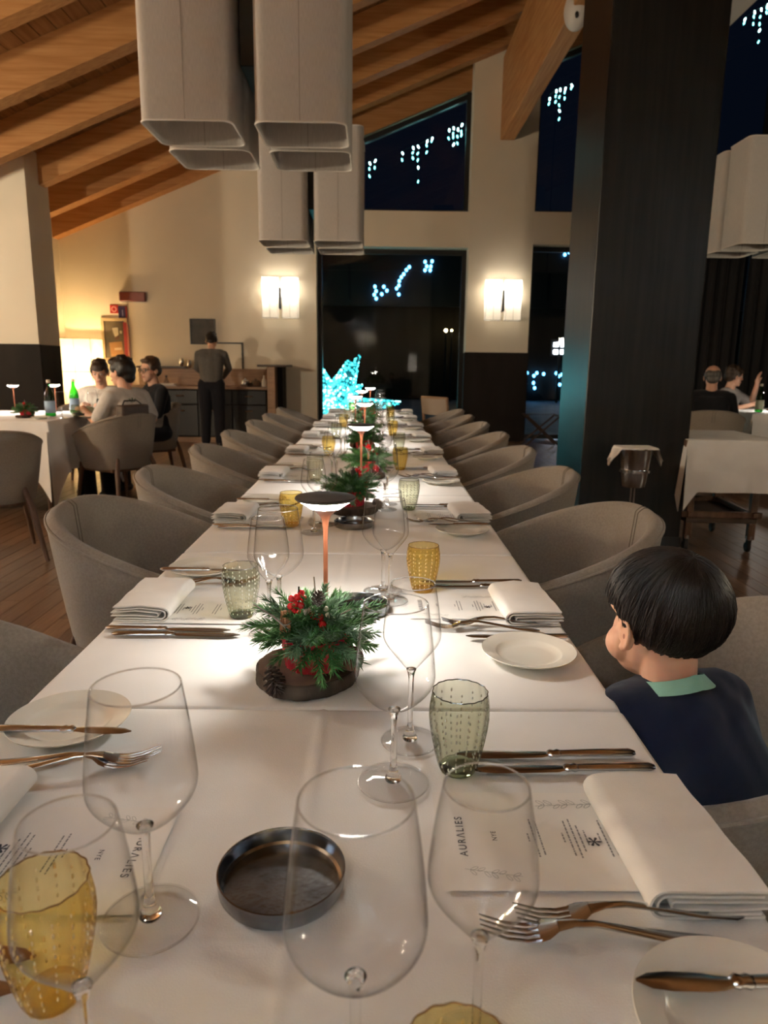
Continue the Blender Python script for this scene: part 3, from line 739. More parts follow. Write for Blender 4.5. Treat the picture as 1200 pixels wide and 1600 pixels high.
# ------------------------------------------------------------------ table ware (local frame: +y towards the table's middle, +x to the sitter's right)
def wine_glass(name, label, loc, big, group):
    t = thing(name, label, 'wine glass', loc, 0, group)
    if big:
        prof = [(.0045,.0865),(.012,.0885),(.022,.0945),(.0315,.1035),(.0385,.1125),(.0418,.1195),(.0428,.1265),(.0424,.1345),(.0405,.155),(.0375,.18),(.0338,.2055)]; fr, zs = .0385, .0865
    else:
        prof = [(.0035,.0935),(.008,.097),(.0165,.1075),(.0245,.1175),(.0308,.1265),(.0338,.1335),(.0343,.1405),(.0333,.153),(.0305,.175),(.0262,.1995)]; fr, zs = .0345, .0935
    # smooth the profile a little
    P_ = []
    for i in range(len(prof)-1):
        p0 = prof[max(i-1,0)]; p1 = prof[i]; p2 = prof[i+1]; p3 = prof[min(i+2,len(prof)-1)]
        for s_ in (0,.33,.66):
            P_.append(tuple(.5*((2*p1[a])+(-p0[a]+p2[a])*s_+(2*p0[a]-5*p1[a]+4*p2[a]-p3[a])*s_**2+(-p0[a]+3*p1[a]-3*p2[a]+p3[a])*s_**3) for a in (0,1)))
    P_.append(prof[-1])
    r, z = prof[-1]; P_ += [(r-.0002, z+.0006), (r-.0011, z+.0004), (r-.0012, z-.0012)]
    MB().lathe(P_, 48).obj('bowl', M['wine'], t, ang=180)
    s = .0036 if big else .0032
    MB().lathe([(.0,.003),(.0085,.003),(.0095,.0055),(.0075,.010),(.0048,.016),(s,.024),(s*.95,.05),(s*1.02,zs-.010),(s*1.5,zs-.003),(s*1.9,zs+.0006),(0,zs+.0016)], 16).obj('stem', M['stemglass'], t, ang=180)
    MB().lathe([(0,.0),(fr-.001,.0),(fr,.0009),(fr-.001,.0018),(fr*.6,.0026),(.009,.0045)], 40).obj('foot', M['wine'], t)
    MB().tube([(fr*math.cos(2*PI*k/48), fr*math.sin(2*PI*k/48), .0011) for k in range(49)], .0009, 6, cap=False).obj('foot_rim', M['stemglass'], t, ang=180)
    MB().tube([((r-.0005)*math.cos(2*PI*k/48), (r-.0005)*math.sin(2*PI*k/48), z+.0002) for k in range(49)], .0006, 6, cap=False).obj('lip', M['stemglass'], t, ang=180)
    return t
def tumbler(name, label, loc, kind, group):
    t = thing(name, label, 'tumbler', loc, 0, group); g = M[kind]
    prof = [(.0195,.001),(.0222,.008),(.0258,.022),(.0295,.04),(.0322,.056),(.0333,.068),(.0328,.080),(.0312,.090),(.0302,.0955)]
    MB().lathe(prof, 96, lobes=16, amp=.016).obj('wall', g, t, ang=180)
    MB().lathe([(0,.0005),(.0185,.0005),(.0198,.0025),(.0205,.0060),(.018,.0085),(.008,.0105),(0,.011)], 32).obj('base', M['amber_b'] if kind == 'amber' else M['grey_s'], t)
    MB().tube([(.0302*(1+.016*math.cos(16*2*PI*k/96))*math.cos(2*PI*k/96), .0302*(1+.016*math.cos(16*2*PI*k/96))*math.sin(2*PI*k/96), .0957) for k in range(97)], .00065, 6, cap=False).obj('rim', M[kind+'_rim'], t)
    bb = MB()
    for c in range(16):
        a = 2*PI*(c+.5)/16
        for r_ in range(10):
            z = .012+.0078*r_; rr = float(np.interp(z, [p[1] for p in prof], [p[0] for p in prof]))*(1-.016)-.0004
            if random.random() < .06: continue
            zz = z+random.uniform(-.001,.001); h = random.uniform(.0017,.0026)
            bb.ell((rr*math.cos(a), rr*math.sin(a), zz), (.0010,.0010,h), 6, 5)
    bb.obj('bubbles', M['bub_a' if kind == 'amber' else 'bub_g'], t, ang=180, recalc=False)['kind'] = 'stuff'
    return t
def bread_plate(name, label, loc, group):
    t = MB().lathe([(0,.0030),(.036,.0030),(.044,.0045),(.050,.0085),(.053,.0105),(.071,.0140),(.0728,.0150),(.0732,.0142),(.071,.0118),(.052,.0075),(.043,.0012),(.041,.0),(.0,.0)], 64).obj(name, M['china'], None, ang=60)
    t.location = loc; return tag(t, label, 'plate', group)
def fork(name, label, loc, rz, L, group):
    t = thing(name, label, 'fork', loc, rz, group)
    ys = np.array([0,.012,.04,.075,.105,.122,.135])*L/.195
    zs = [.0026,.0032,.006,.0115,.0165,.0165,.0145]
    ra = [(.0035,.0012),(.0078,.0016),(.0072,.0017),(.0046,.0019),(.0034,.0021),(.0040,.0019),(.0068,.0015)]
    MB().tube([(0,y,z) for y,z in zip(ys,zs)], ra, 10, up=(0,0,1)).obj('handle', M['silver'], t)
    hd = MB(); k = L/.195
    hd.tube([(0,.135*k,.0145),(0,.143*k,.0105),(0,.150*k,.0078)], [(.0068,.0014),(.0108,.0012),(.0112,.0012)], 10, up=(0,0,1))
    for i in range(4):
        x = (-.0084+.0056*i)
        hd.tube([(x,.1485*k,.0080),(x,.160*k,.0062),(x*.98,.176*k,.0078),(x*.94,.197*k,.0150)], [(.0022,.0012),(.0018,.0011),(.0016,.001),(.0008,.0006)], 6, up=(0,0,1))
    hd.obj('tines', M['silver'], t); return t
def knife(name, label, loc, rz, L, group, wide=.0092):
    t = thing(name, label, 'knife', loc, rz, group); k = L/.21
    MB().tube([(0,0,.0042),(0,.006,.0045),(0,.03,.0046),(0,.075,.0044),(0,.092,.0042)], [(.004,.0022),(.0072,.0038),(.0066,.0040),(.0056,.0036),(.0050,.0034)], 12, up=(0,0,1)).obj('handle', M['silver'], t)
    MB().tube([(0,.088,.0042),(0,.092,.0042),(0,.096,.0042),(0,.100,.0042),(0,.104,.0040)], [(.005,.0034),(.0066,.0044),(.0052,.0034),(.0066,.0042),(.0045,.0026)], 12, up=(0,0,1)).obj('bolster', M['silver'], t)
    e = .21*k
    pts = [(0,.102,.0038),(-.0008,.112,.0036),(0,.15*k,.0034),(.001,.18*k,.0033),(.0016,.198*k,.0032),(.0022,e,.0032)]
    MB().tube(pts, [(.0046,.0012),(wide*.78,.0012),(wide*.95,.0011),(wide,.0010),(wide*.8,.0009),(.0012,.0006)], 8, up=(0,0,1)).obj('blade', M['silver'], t)
    return t
def napkin_mesh(seed=0):
    """napkin folded in three: a rounded roll of cloth with the layers open at the ends"""
    mb = MB(); W, Lx = .098, .172
    def layer(y0, y1, z0, z1, th, rfold):
        # flattened loop: round fold at +y (towards the table's middle)
        pts = [(y0, z0), ((y0+y1)/2, z0), (y1-rfold, z0)]
        for k in range(1, 8):
            a = -PI/2+PI*k/8; pts.append((y1-rfold+rfold*math.cos(a), (z0+z1)/2+(z1-z0)/2*math.sin(a)))
        pts += [(y1-rfold, z1), ((y0+y1)/2, z1+.001), (y0, z1-.001)]
        P = np.array(pts); n = len(P); off = []
        for i in range(n):
            d = P[min(i+1,n-1)]-P[max(i-1,0)]; d /= np.linalg.norm(d); off.append((d[1], -d[0]))
        off = np.array(off); o = P+off*th/2; i_ = P-off*th/2; loop = np.vstack([o, i_[::-1]]); m = len(loop); ns = 15
        vs = []
        for s_ in range(ns):
            x = -Lx/2+Lx*s_/(ns-1); sag = .0012*math.sin(x*40+seed)+.0008*math.sin(x*90+seed*3)
            for (y, z) in loop:
                f = min(1, max(0, z/.02)); vs.append((x+.0015*math.sin(y*60+seed), y+.0015*math.sin(x*31+seed)*f, max(.0006, z+(sag+.0011*math.sin(y*70+x*25))*f)))
        fs = [(s_*m+k, s_*m+(k+1)%m, (s_+1)*m+(k+1)%m, (s_+1)*m+k) for s_ in range(ns-1) for k in range(m)]
        fs += [tuple(range(m)), tuple((ns-1)*m+k for k in range(m-1,-1,-1))]
        mb.add(vs, fs)
    layer(-W/2, W/2, .0016, .0265, .0024, .014)
    layer(-W/2+.004, W/2-.006, .0055, .0220, .0022, .008)
    layer(-W/2-.004, W/2-.018, .0100, .0170, .0020, .0034)
    return mb
def text_mesh(s, size, mat, name, bold=0.0, sx=1.0):
    cu = bpy.data.curves.new('t', 'FONT'); cu.body = s; cu.size = size; cu.align_x = 'CENTER'; cu.align_y = 'CENTER'; cu.space_character = sx; cu.offset = bold
    o = bpy.data.objects.new('t', cu); COL.objects.link(o); dg = bpy.context.evaluated_depsgraph_get(); dg.update()
    me = bpy.data.meshes.new_from_object(o.evaluated_get(dg)); bpy.data.objects.remove(o); bpy.data.curves.remove(cu); me.materials.clear(); me.materials.append(mat); me.name = name; return me
def strip(mb, a, b, w, z=0):
    a = np.array(a, float); b = np.array(b, float); d = (b-a)/(np.linalg.norm(b-a)+1e-9); n = np.array((-d[1], d[0]))*w/2
    mb.add([(*(a+n),z),(*(a-n),z),(*(b-n),z),(*(b+n),z)], [(0,1,2,3)])
def leaf_branch(scale):
    mb = MB(); strip(mb, (-.035,0), (.03,.004), .0005)
    for i in range(7):
        x = -.028+.008*i
        for sg in (-1, 1):
            pts = []
            for k in range(13):
                a = 2*PI*k/12; lx, ly = .005+.005*math.cos(a), .0019*math.sin(a); an = sg*.75+PI*0
                pts.append((x+lx*math.cos(an)-ly*math.sin(an), .002*i/7+(lx*math.sin(an)+ly*math.cos(an))))
            if (i+sg) % 3 == 0: continue
            for k in range(12): strip(mb, pts[k], pts[k+1], .0005)
    mb.v = [(x*scale, y*scale, z) for x, y, z in mb.v]; return mb
head_me = text_mesh('AUR\u039bLIES', .0105, M['ink'], 'heading', .00012, 1.35); sub_me = text_mesh('NYE', .0068, M['ink'], 'subheading', .00008, 1.2); star_me = text_mesh('*', .030, M['ink'], 'asterisk', .0003)
lm = MB(); random.seed(3)
for gx, lines in ((.148, [.014,.052,.058,.040,.022]), (.113,[.014,.054,.050,.03]), (.182,[.012,.056,.05])):
    for i, ln in enumerate(lines):
        y = gx-.0055*i; x = .018-ln/2
        x1 = .018+ln/2
        while x < x1-.001:
            l = random.uniform(.0018, .006); strip(lm, (x, y), (min(x+l, x1), y), .0016); x += l+.0009
lines_me = lm.mesh('text_lines', M['inkgrey'], smooth=False, recalc=False); br_me = leaf_branch(1.0).mesh('leaf_branch', M['inkgreen'], smooth=False, recalc=False)
def menu_card(name, label, loc, rz, group):
    t = thing(name, label, 'menu', loc, rz, group)
    mb = MB(); mb.grid(lambda u, v: (-.053+.145*u, .02+.25*v, .0003+.0022*max(0,abs(u-.5)*2-.75)**1.5*(.5+.5*math.sin(v*5))), 13, 9); mb.obj('sheet', M['paper'], t, ang=180)
    z = .0011
    link('heading', head_me, t, loc=(.020, .247, z)); link('subheading', sub_me, t, loc=(.020, .215, z)); link('text_lines', lines_me, t, loc=(0,0,z))['kind'] = 'stuff'; link('asterisk', star_me, t, loc=(.012, .114, z))
    link('leaf_branch', br_me, t, loc=(.072, .135, z), rot=(0,0,PI/2)); link('leaf_branch', br_me, t, loc=(-.033, .222, z), rot=(0,0,-PI/2-.25), scale=.8); return t
random.seed(11)
EDGE = {'R': (TX1, PI/2), 'L': (TX0, -PI/2)}
def W(side, yc, lx, ly, z=TZ):
    """local place-setting point to the room"""
    return (TX1-ly, yc+lx, z) if side == 'R' else (TX0+ly, yc-lx, z)
first = {}
def place(kind, maker, label, loc, rot, **kw):
    if kind in first: return dup(first[kind], label, loc, rot)
    o = maker(kind if '|' not in kind else kind.split('|')[0], label, loc, **kw) if 'rz' not in kw else maker(kind.split('|')[0], label, loc, **kw)
    first[kind] = o; return o
np_me = [napkin_mesh(s_).mesh('napkin', M['napkin'], ang=50) for s_ in (0.0, 2.0)]
side_name = {'R': 'right', 'L': 'left'}
for k in range(9):
    for sd in 'LR':
        yc = (YR if sd == 'R' else YL)[k]; rz = EDGE[sd][1]; jit = (lambda a: random.uniform(-a, a)) if k > 1 else (lambda a: 0.0)
        who = 'at %s place from camera, %s side' % (ORD[k], side_name[sd]) if k else 'at nearest place, %s side' % side_name[sd]
        place('menu_card', menu_card, 'printed white menu card ' + who, W(sd, yc, jit(.01), 0, TZ), rz, rz=rz, group='menu cards on the long table')
        o = link('napkin', np_me[(k+(sd == 'L')) % 2], None, loc=W(sd, yc, .0+jit(.01), .058+jit(.006), TZ+.0008), rot=(0,0,rz+jit(.05)+(.03 if sd == 'R' else -.02)))
        tag(o, 'folded white linen napkin ' + who, 'napkin', 'folded napkins on the long table')
        GF = 'silver forks on the long table'; GK = 'silver dinner knives on the long table'
        f1 = (-.080, .020, .06) if sd == 'R' else (-.128, .020, -.02); f2 = (-.112, .050, -.04) if sd == 'R' else (-.100, .032, .22)
        p = W(sd, yc, f1[0]+jit(.008), f1[1]); place('fork', fork, 'silver fork nearer the napkin ' + who, p, rz+f1[2]+jit(.04), rz=rz+f1[2], L=.195, group=GF)
        p = W(sd, yc, f2[0]+jit(.006), f2[1]); place('fork', fork, 'silver fork farther from the napkin ' + who, p, rz+f2[2]+jit(.04), rz=rz, L=.195, group=GF)
        ka, kb = ((.168,.026,.03),(.138,.014,.03)) if sd == 'R' else (((.125,.01,-.01),(.152,.03,.02)) if k != 0 else ((.135,.0,0.),(.165,.0,.0)))
        place('dinner_knife', knife, 'silver dinner knife farther from the napkin ' + who, W(sd, yc, ka[0]+jit(.004), ka[1]), rz+ka[2]+jit(.03), rz=rz+ka[2], L=.212, group=GK)
        place('dinner_knife', knife, 'silver dinner knife nearer the napkin ' + who, W(sd, yc, kb[0]+jit(.004), kb[1]), rz+kb[2]+jit(.03), rz=rz, L=.212, group=GK)
        pl = (-.222, .092) if (sd, k) != ('R', 0) else (-.190, .078)
        if (sd, k) == ('L', 0): pl = (-.217, .088)
        pj = (jit(.012), jit(.008)); pp = W(sd, yc, pl[0]+pj[0], pl[1]+pj[1])
        place('bread_plate', bread_plate, 'small cream bread plate ' + who, pp, 0, group='bread plates on the long table')
        bx = pl[0]+pj[0]+(.036 if sd == 'L' else .040); by = pl[1]+pj[1]-.082
        if (sd, k) == ('R', 0): bx, by = -.161, -.03
        if (sd, k) == ('R', 1): bx, by = -.153, .010
        bz = TZ+.0125 if (sd, k) != ('R', 1) else TZ+.004
        place('butter_knife', knife, 'silver butter knife %s ' % ('lying beside the bread plate' if (sd, k) == ('R', 1) else 'across the bread plate') + who, W(sd, yc, bx, by, bz), rz+(.0 if k == 0 else jit(.05)), rz=rz, L=.172, group='butter knives on the bread plates', wide=.0085)
        gp = {('R',0): ((.136,.238),(.111,.311),(.198,.289)), ('L',0): ((.169,.239),(.096,.286),(.252,.300)), ('R',1): ((.107,.238),(.100,.318),(.045,.305)), ('L',1): ((.054,.227),(.085,.300),(.135,.290))}.get((sd, k), ((.11+jit(.015),.228+jit(.01)),(.095+jit(.008),.309+jit(.006)),(.185+jit(.008),.290+jit(.015))))
        tk = ('amber' if (k % 2) else 'grey') if sd == 'R' else ('grey' if (k % 2) else 'amber')
        tn = 'amber' if tk == 'amber' else 'smoke grey'
        place(tk+'_tumbler', lambda n, l, loc, kd=None, group=None: tumbler(n, l, loc, kd, group), 'ribbed %s tumbler with rows of bubbles ' % tn + who, W(sd, yc, *gp[0]), random.random()*.3, kd=tk, group='%s bubble tumblers on the long table' % tn)
        place('red_wine_glass', lambda n, l, loc, group=None: wine_glass(n, l, loc, True, group), 'large empty red wine glass ' + who, W(sd, yc, *gp[1]), 0, group='large wine glasses on the long table')
        place('white_wine_glass', lambda n, l, loc, group=None: wine_glass(n, l, loc, False, group), 'smaller empty white wine glass ' + who, W(sd, yc, *gp[2]), 0, group='smaller wine glasses on the long table')
dup(first['red_wine_glass'], 'large wine glass nearest the camera at bottom centre', (-.010, .362, TZ))
dup(first['white_wine_glass'], 'smaller wine glass at bottom centre beside the large nearest one', (.068, .385, TZ))
dup(first['amber_tumbler'], 'amber tumbler cut off by the bottom edge of the photo', (.046, .305, TZ))

# silver coasters
def tray(label, loc):
    t = MB().lathe([(0,.0022),(.050,.0022),(.0525,.004),(.0535,.015),(.0545,.0168),(.0557,.0165),(.0555,.013),(.0548,.003),(.053,.0),(0,.0)], 64).obj('bottle_coaster', M['tray'], None, ang=35)
    t.location = loc; return tag(t, label, 'coaster', 'silver bottle coasters on the long table')
c0 = tray('empty silver bottle coaster at the near end of the table', (-.080, .545, TZ))
dup(c0, 'silver bottle coaster behind the nearest fir centrepiece', (-.030, 1.255, TZ))
dup(c0, 'silver bottle coaster in front of the second fir centrepiece', (-.064, 1.955, TZ))
# ------------------------------------------------------------------ fir centrepieces
def sprig_mesh(name, mat, seed, L=.07, n=110, nl=.023):
    r = random.Random(seed); mb = MB(); pts = [(0,0,0)]; bend = r.uniform(-.25,.25)
    for k in range(1, 7): f = k/6; pts.append((bend*L*f*f, L*f, .006*math.sin(f*2)))
    mb.tube(pts, [.0014]*6+[.0008], 5)
    P = np.array(pts)
    for k in range(n):
        f = .08+.92*k/n; p = np.array([np.interp(f, np.linspace(0,1,7), P[:,a]) for a in range(3)])
        a = r.uniform(0, 2*PI); spread = r.uniform(.75, 1.15)*(1-.45*f*f); l = nl*r.uniform(.75,1.1)*(1-.25*f)
        side = np.array((math.cos(a), 0, math.sin(a)*.75+.15)); d = side*math.sin(spread)+np.array((bend*f*.5,1,0))*math.cos(spread); d /= np.linalg.norm(d)
        q = np.cross(d, (.3,.2,1)); q /= np.linalg.norm(q); q2 = np.cross(d, q); w_ = .00095; m1 = p+d*l*.55
        e = p+d*l+np.array((0,0,-.001))
        mb.add([p+q*w_*.6, p-q*w_*.6, m1+q*w_, m1-q*w_, m1+q2*w_*.8, e], [(0,1,3,2),(0,2,4),(1,4,3),(2,3,5),(2,5,4),(3,4,5)])
    return mb.mesh(name, mat, ang=180, recalc=False)
sprigs = [sprig_mesh('fir_sprig', M['fir'], s_, L=.060+.012*s_) for s_ in range(3)] + [sprig_mesh('fir_sprig', M['fir_blue'], 7+s_, L=.062+.01*s_) for s_ in range(2)]
def slice_fn(u, v, R):
    a = 2*PI*u; r = R*(1+.025*math.sin(3*a+1)+.012*math.sin(11*a)+.006*math.sin(29*a))
    lv = round(v*7); k = [0,.96,1,1.01,1.0,.985,.955,0][lv]; z = [0,0,.003,.010,.017,.0205,.0215,.0215][lv]
    return (r*k*math.cos(a), r*k*math.sin(a), z)
def centrepiece(label, loc, rz):
    t = thing('fir_centrepiece', label, 'centrepiece', loc, rz, 'fir centrepieces along the table')
    mb = MB(); mb.grid(lambda u, v: slice_fn(u, v, .0735), 96, 8, cu=True); s = mb.obj('wood_slice', M['bark'], t, ang=50)
    mb = MB(); mb.grid(lambda u, v: tuple(np.array(slice_fn(u, .857, .0735))*(v,v,1)+np.array((0,0,.0006))), 96, 6, cu=True); mb.obj('cut_face', M['woodslice'], s)
    mb = MB(); rr = random.Random(5)
    mb.grid(lambda u, v: ((.041+.006*v+.0022*math.sin(u*2*PI*23)*(.4+v)+.0012*math.sin(u*2*PI*41))*math.cos(2*PI*u), (.041+.006*v+.0022*math.sin(u*2*PI*23)*(.4+v))*math.sin(2*PI*u), .022+.046*v), 140, 6, cu=True)
    mb.obj('foil_pot', M['redfoil'], t, ang=30).location = (.012, .004, 0)
    r = random.Random(9)
    for ring, (num, tilt, z, rad) in enumerate(((17, -.22, .066, .016), (18, .12, .074, .014), (16, .50, .080, .010), (12, .90, .084, .008), (5, 1.3, .085, .003))):
        for k in range(num):
            a = 2*PI*(k+r.uniform(-.25,.25)+.3*ring)/num; tl = tilt+r.uniform(-.16,.16); sc = (1.08, 1.05, .92, .62, .5)[ring]*r.uniform(.85,1.1)
            m = sprigs[r.randrange(3) if (ring < 2 and r.random() < .7) else r.randrange(5)]
            R = Matrix.Rotation(a-PI/2, 4, 'Z') @ Matrix.Rotation(tl, 4, 'X') @ Matrix.Rotation(r.uniform(-.6,.6), 4, 'Y')
            o = link('fir_sprig', m, t); o.matrix_local = Matrix.Translation((.012+rad*math.cos(a), .004+rad*math.sin(a), z)) @ R @ Matrix.Scale(sc, 4)
    # one sprig hangs over the pot
    o = link('fir_sprig', sprigs[1], t); o.matrix_local = Matrix.Translation((.02,-.035,.07)) @ Matrix.Rotation(PI, 4, 'Z') @ Matrix.Rotation(-.95, 4, 'X') @ Matrix.Scale(.8, 4)
    o = link('fir_sprig', sprigs[3], t); o.matrix_local = Matrix.Translation((.03,-.032,.085)) @ Matrix.Rotation(PI+.2, 4, 'Z') @ Matrix.Rotation(.1, 4, 'X') @ Matrix.Scale(.75, 4)
    def pinecone(loc, sc, rx, ry):
        mb = MB(); g = PI*(3-math.sqrt(5))
        for k in range(64):
            f = k/63; a = g*k; rad = .019*math.sin(PI*(.12+.86*(1-f)))**.7*(1-.25*f); z = .042*f; up = .2+1.0*f
            d = np.array((math.cos(a), math.sin(a), 0)); p = np.array((0,0,z)); tip = p+d*rad+np.array((0,0,rad*up*.55)); q = np.array((-math.sin(a), math.cos(a), 0))*.0042*(1-.5*f)
            b = p+d*.003
            mb.add([b-q*.4, b+q*.4, tip+q, tip-q, tip+np.array((0,0,.0018)), b+np.array((0,0,-.002))], [(0,1,2,3),(0,3,4),(1,4,2),(3,2,4),(0,1,5),(1,2,5),(2,3,5),(3,0,5),(0,4,1)])
        o = mb.obj('pinecone', M['cone'], t, ang=30, recalc=False); o['kind'] = 'stuff' if False else 'thing'
        del o['kind']; o.location = loc; o.rotation_euler = (rx, ry, 0); o.scale = (sc,)*3
    pinecone((-.045, -.048, .040), .95, 2.4, -.5); pinecone((.018, -.010, .108), .62, .2, .1)
    bm_ = MB().ell((0,0,0), .0052, 10, 8).mesh('berry', M['berry'], ang=180)
    for (x, y, z) in [(-.004,-.004,.118),(.004,-.006,.117),(-.010,.0,.125),(-.002,-.003,.128),(.007,-.002,.126),(-.006,-.005,.109),(.002,-.008,.107),(.003,.004,.132),(-.011,-.004,.115)]:
        link('berry', bm_, t, loc=(x-.008, y-.012, z))
    MB().tube([(-.008,-.012,.10),(-.008,-.010,.142)], .0012, 5).obj('berry_stem', M['bark'], t)
    mb = MB()
    for k in range(3): mb.tube([(-.030+.004*k,-.030+.002*k,.078),(-.028+.004*k,-.026,.112)], .0038, 10)
    mb.obj('cinnamon_bundle', M['cinnamon'], t)['kind'] = 'stuff'
    MB().tube([(-.029,-.033,.094),(-.022,-.034,.0945),(-.018,-.028,.095)], .0009, 5).obj('raffia', M['twig'], t)
    for (a, b) in (((-.02,-.03,.085),(-.066,-.045,.128)),((.03,-.02,.092),(.066,-.028,.116)),((.012,.0,.10),(.012,.005,.152))):
        MB().tube([a, tuple((np.array(a)+np.array(b))/2+np.array((.002,0,.002))), b], [.0016,.0014,.0010], 6).obj('twig', M['twig'], t)
    bead = MB().ell((0,0,0), (.0045,.0045,.0038), 8, 6).mesh('bead', M['cream'], ang=180)
    for (x, y, z) in [(.004,-.018,.109),(.010,-.020,.113),(.030,-.016,.112),(.034,-.022,.105),(.036,-.014,.098),(.0,-.02,.106)]: link('bead', bead, t, loc=(x, y, z))
    rb = MB().ell((0,0,0), .0062, 10, 8).mesh('red_bead', M['berry'], ang=180)
    for (x, y, z) in [(.014,-.022,.104),(.022,-.024,.102),(.026,-.030,.094),(.030,-.026,.088)]: link('red_bead', rb, t, loc=(x, y, z))
    # raffia-tied log slice leaning behind the pot
    MB().lathe([(0,0),(.017,0),(.0175,.004),(.0175,.020),(.017,.023),(0,.023)], 24).obj('log_slice', M['woodslice'], t).matrix_local = Matrix.Translation((.058,-.012,.038)) @ Matrix.Rotation(1.25,4,'X') @ Matrix.Rotation(.5,4,'Y')
    return t
cp0 = centrepiece('fir centrepiece on a wood slice with red berries, nearest the camera', (-.100, .962, TZ), 0)
dup(cp0, 'fir centrepiece in red pot behind the nearest table lamp, second from camera', (-.072, 2.150, TZ), 2.2)
dup(cp0, 'bright green fir centrepiece with red foil, third from camera', (-.040, 2.84, TZ), .9)
dup(cp0, 'dark fir centrepiece, fourth from camera', (-.058, 3.66, TZ), 3.6)
dup(cp0, 'fir centrepiece, fifth from camera', (-.075, 4.40, TZ), 4.6)
dup(cp0, 'fir centrepiece, sixth from camera', (-.105, 5.15, TZ), 5.4)
dup(cp0, 'fir centrepiece, farthest on the long table', (-.06, 6.22, TZ), 1.5)
# ------------------------------------------------------------------ things on and by the far wall
def frame_pic(name, label, x0, x1, z0, z1, fmat, inner, bw=.035, y=YW, mount=None):
    t = thing(name, label, 'picture', ((x0+x1)/2, y, z0)); w, h = (x1-x0)/2, z1-z0
    for (a, b) in (((-w,-.03,0),(-w+bw,-.001,h)),((w-bw,-.03,0),(w,-.001,h)),((-w+bw,-.03,0),(w-bw,-.001,bw)),((-w+bw,-.03,h-bw),(w-bw,-.001,h))):
        MB().box(a, b, .003).obj('frame_bar', fmat, t, smooth=False)
    MB().box((-w+bw,-.012,bw),(w-bw,-.001,h-bw)).obj('print', inner, t, smooth=False); return t
M['print_brown'] = pbr('brown_print', (.05,.04,.025), .5, col2=(.10,.075,.04), nscale=5)
p = frame_pic('picture', 'framed brown picture with pale shapes on the cream wall behind the seated guests', -4.33, -3.92, 1.20, 1.855, pbr('gold_frame', (.50,.38,.22), .5), M['print_brown'], .045)
for nm, pts, c in (('pale_patch', [(-.04,.50),(.05,.51),(.055,.40),(.0,.36),(-.02,.42)], (.55,.50,.40)), ('pale_dot', [(.075,.46),(.11,.46),(.11,.42),(.08,.42)], (.5,.45,.36)), ('tan_patch', [(-.10,.28),(.10,.30),(.12,.10),(-.08,.06)], (.36,.19,.07)), ('light_band', [(-.02,.20),(.09,.205),(.09,.17),(-.02,.165)], (.62,.50,.36)), ('dark_patch', [(-.01,.37),(.07,.39),(.06,.33),(.0,.32)], (.10,.04,.02))):
    prism(MB(), pts, 'y', -.0125-.0006*len(nm)/10, -.012).obj(nm, pbr(nm, c, .7), p, smooth=False)
frame_pic('picture', 'dark square picture on the cream wall left of the waiter', -2.95, -2.555, 1.47, 1.86, M['black'], pbr('slate_print', (.06,.06,.06), .6, col2=(.10,.095,.09), nscale=6), .02)
frame_pic('picture', 'thin black framed pale picture behind the waiter', -2.62, -2.13, 1.02, 1.505, M['black'], M['plaster'], .022)
t = thing('emergency_light', 'red-brown emergency light box high on the cream wall', 'light', (-3.80, YW, 2.10))
MB().box((-.20,-.09,0),(.20,-.012,.145),.012).obj('cover', pbr('red_plastic', (.16,.03,.02), .3), t); MB().box((-.21,-.012,-.012),(.21,0,.157),.004).obj('housing', M['white_plastic'], t)
def sign(name, label, x, z, w, h, col, paint):
    t = thing(name, label, 'sign', (x, YW, z)); MB().box((-w/2,-.012,0),(w/2,-.001,h),.002).obj('plate', pbr(name+'_plate', col, .4), t, smooth=False)
    for nm, mb, c in paint: mb.obj(nm, pbr(name+nm, c, .5), t, smooth=False)
    return t
sign('fire_sign', 'small square red sign with a pale ring on the cream wall', -4.115, 1.925, .125, .125, (.45,.02,.02), [('ring', MB().lathe([(.030,0),(.042,0),(.042,.003),(.030,.003)], 24, closed=True).xf(Matrix.Translation((0,-.0125,.062)) @ Matrix.Rotation(PI/2,4,'X')), (.80,.45,.42))])
bar = MB().box((-.006,-.0145,.09),(.006,-.0122,.19)); b2 = MB()
for k in range(4): b2.box((-.04+.02*k,-.0145,.025),(-.027+.02*k,-.0122,.055))
sg = sign('extinguisher_sign', 'dark blue and red upright sign beside the brown picture', -3.985, 1.79, .13, .245, (.035,.03,.10), [('mark', bar, (.30,.34,.55)), ('letters', b2, (.30,.34,.55)), ('edge', MB().box((.045,-.0145,0),(.068,-.0005,.245)), (.25,.02,.02))])
for o in KIDS[sg.name]:
    if o.name.startswith('letters'): o['kind'] = 'stuff'
t = thing('fire_point_post', 'tall narrow red post under the upright sign on the cream wall', 'post', (-3.955, YW-.02, 0))
MB().box((-.028,-.012,0),(.028,.018,1.79),.003).obj('board', pbr('post_red', (.30,.02,.025), .4), t, smooth=False); MB().box((.028,-.010,0),(.05,.018,1.76),.003).obj('edge_strip', pbr('post_pink', (.55,.25,.20), .5), t, smooth=False)
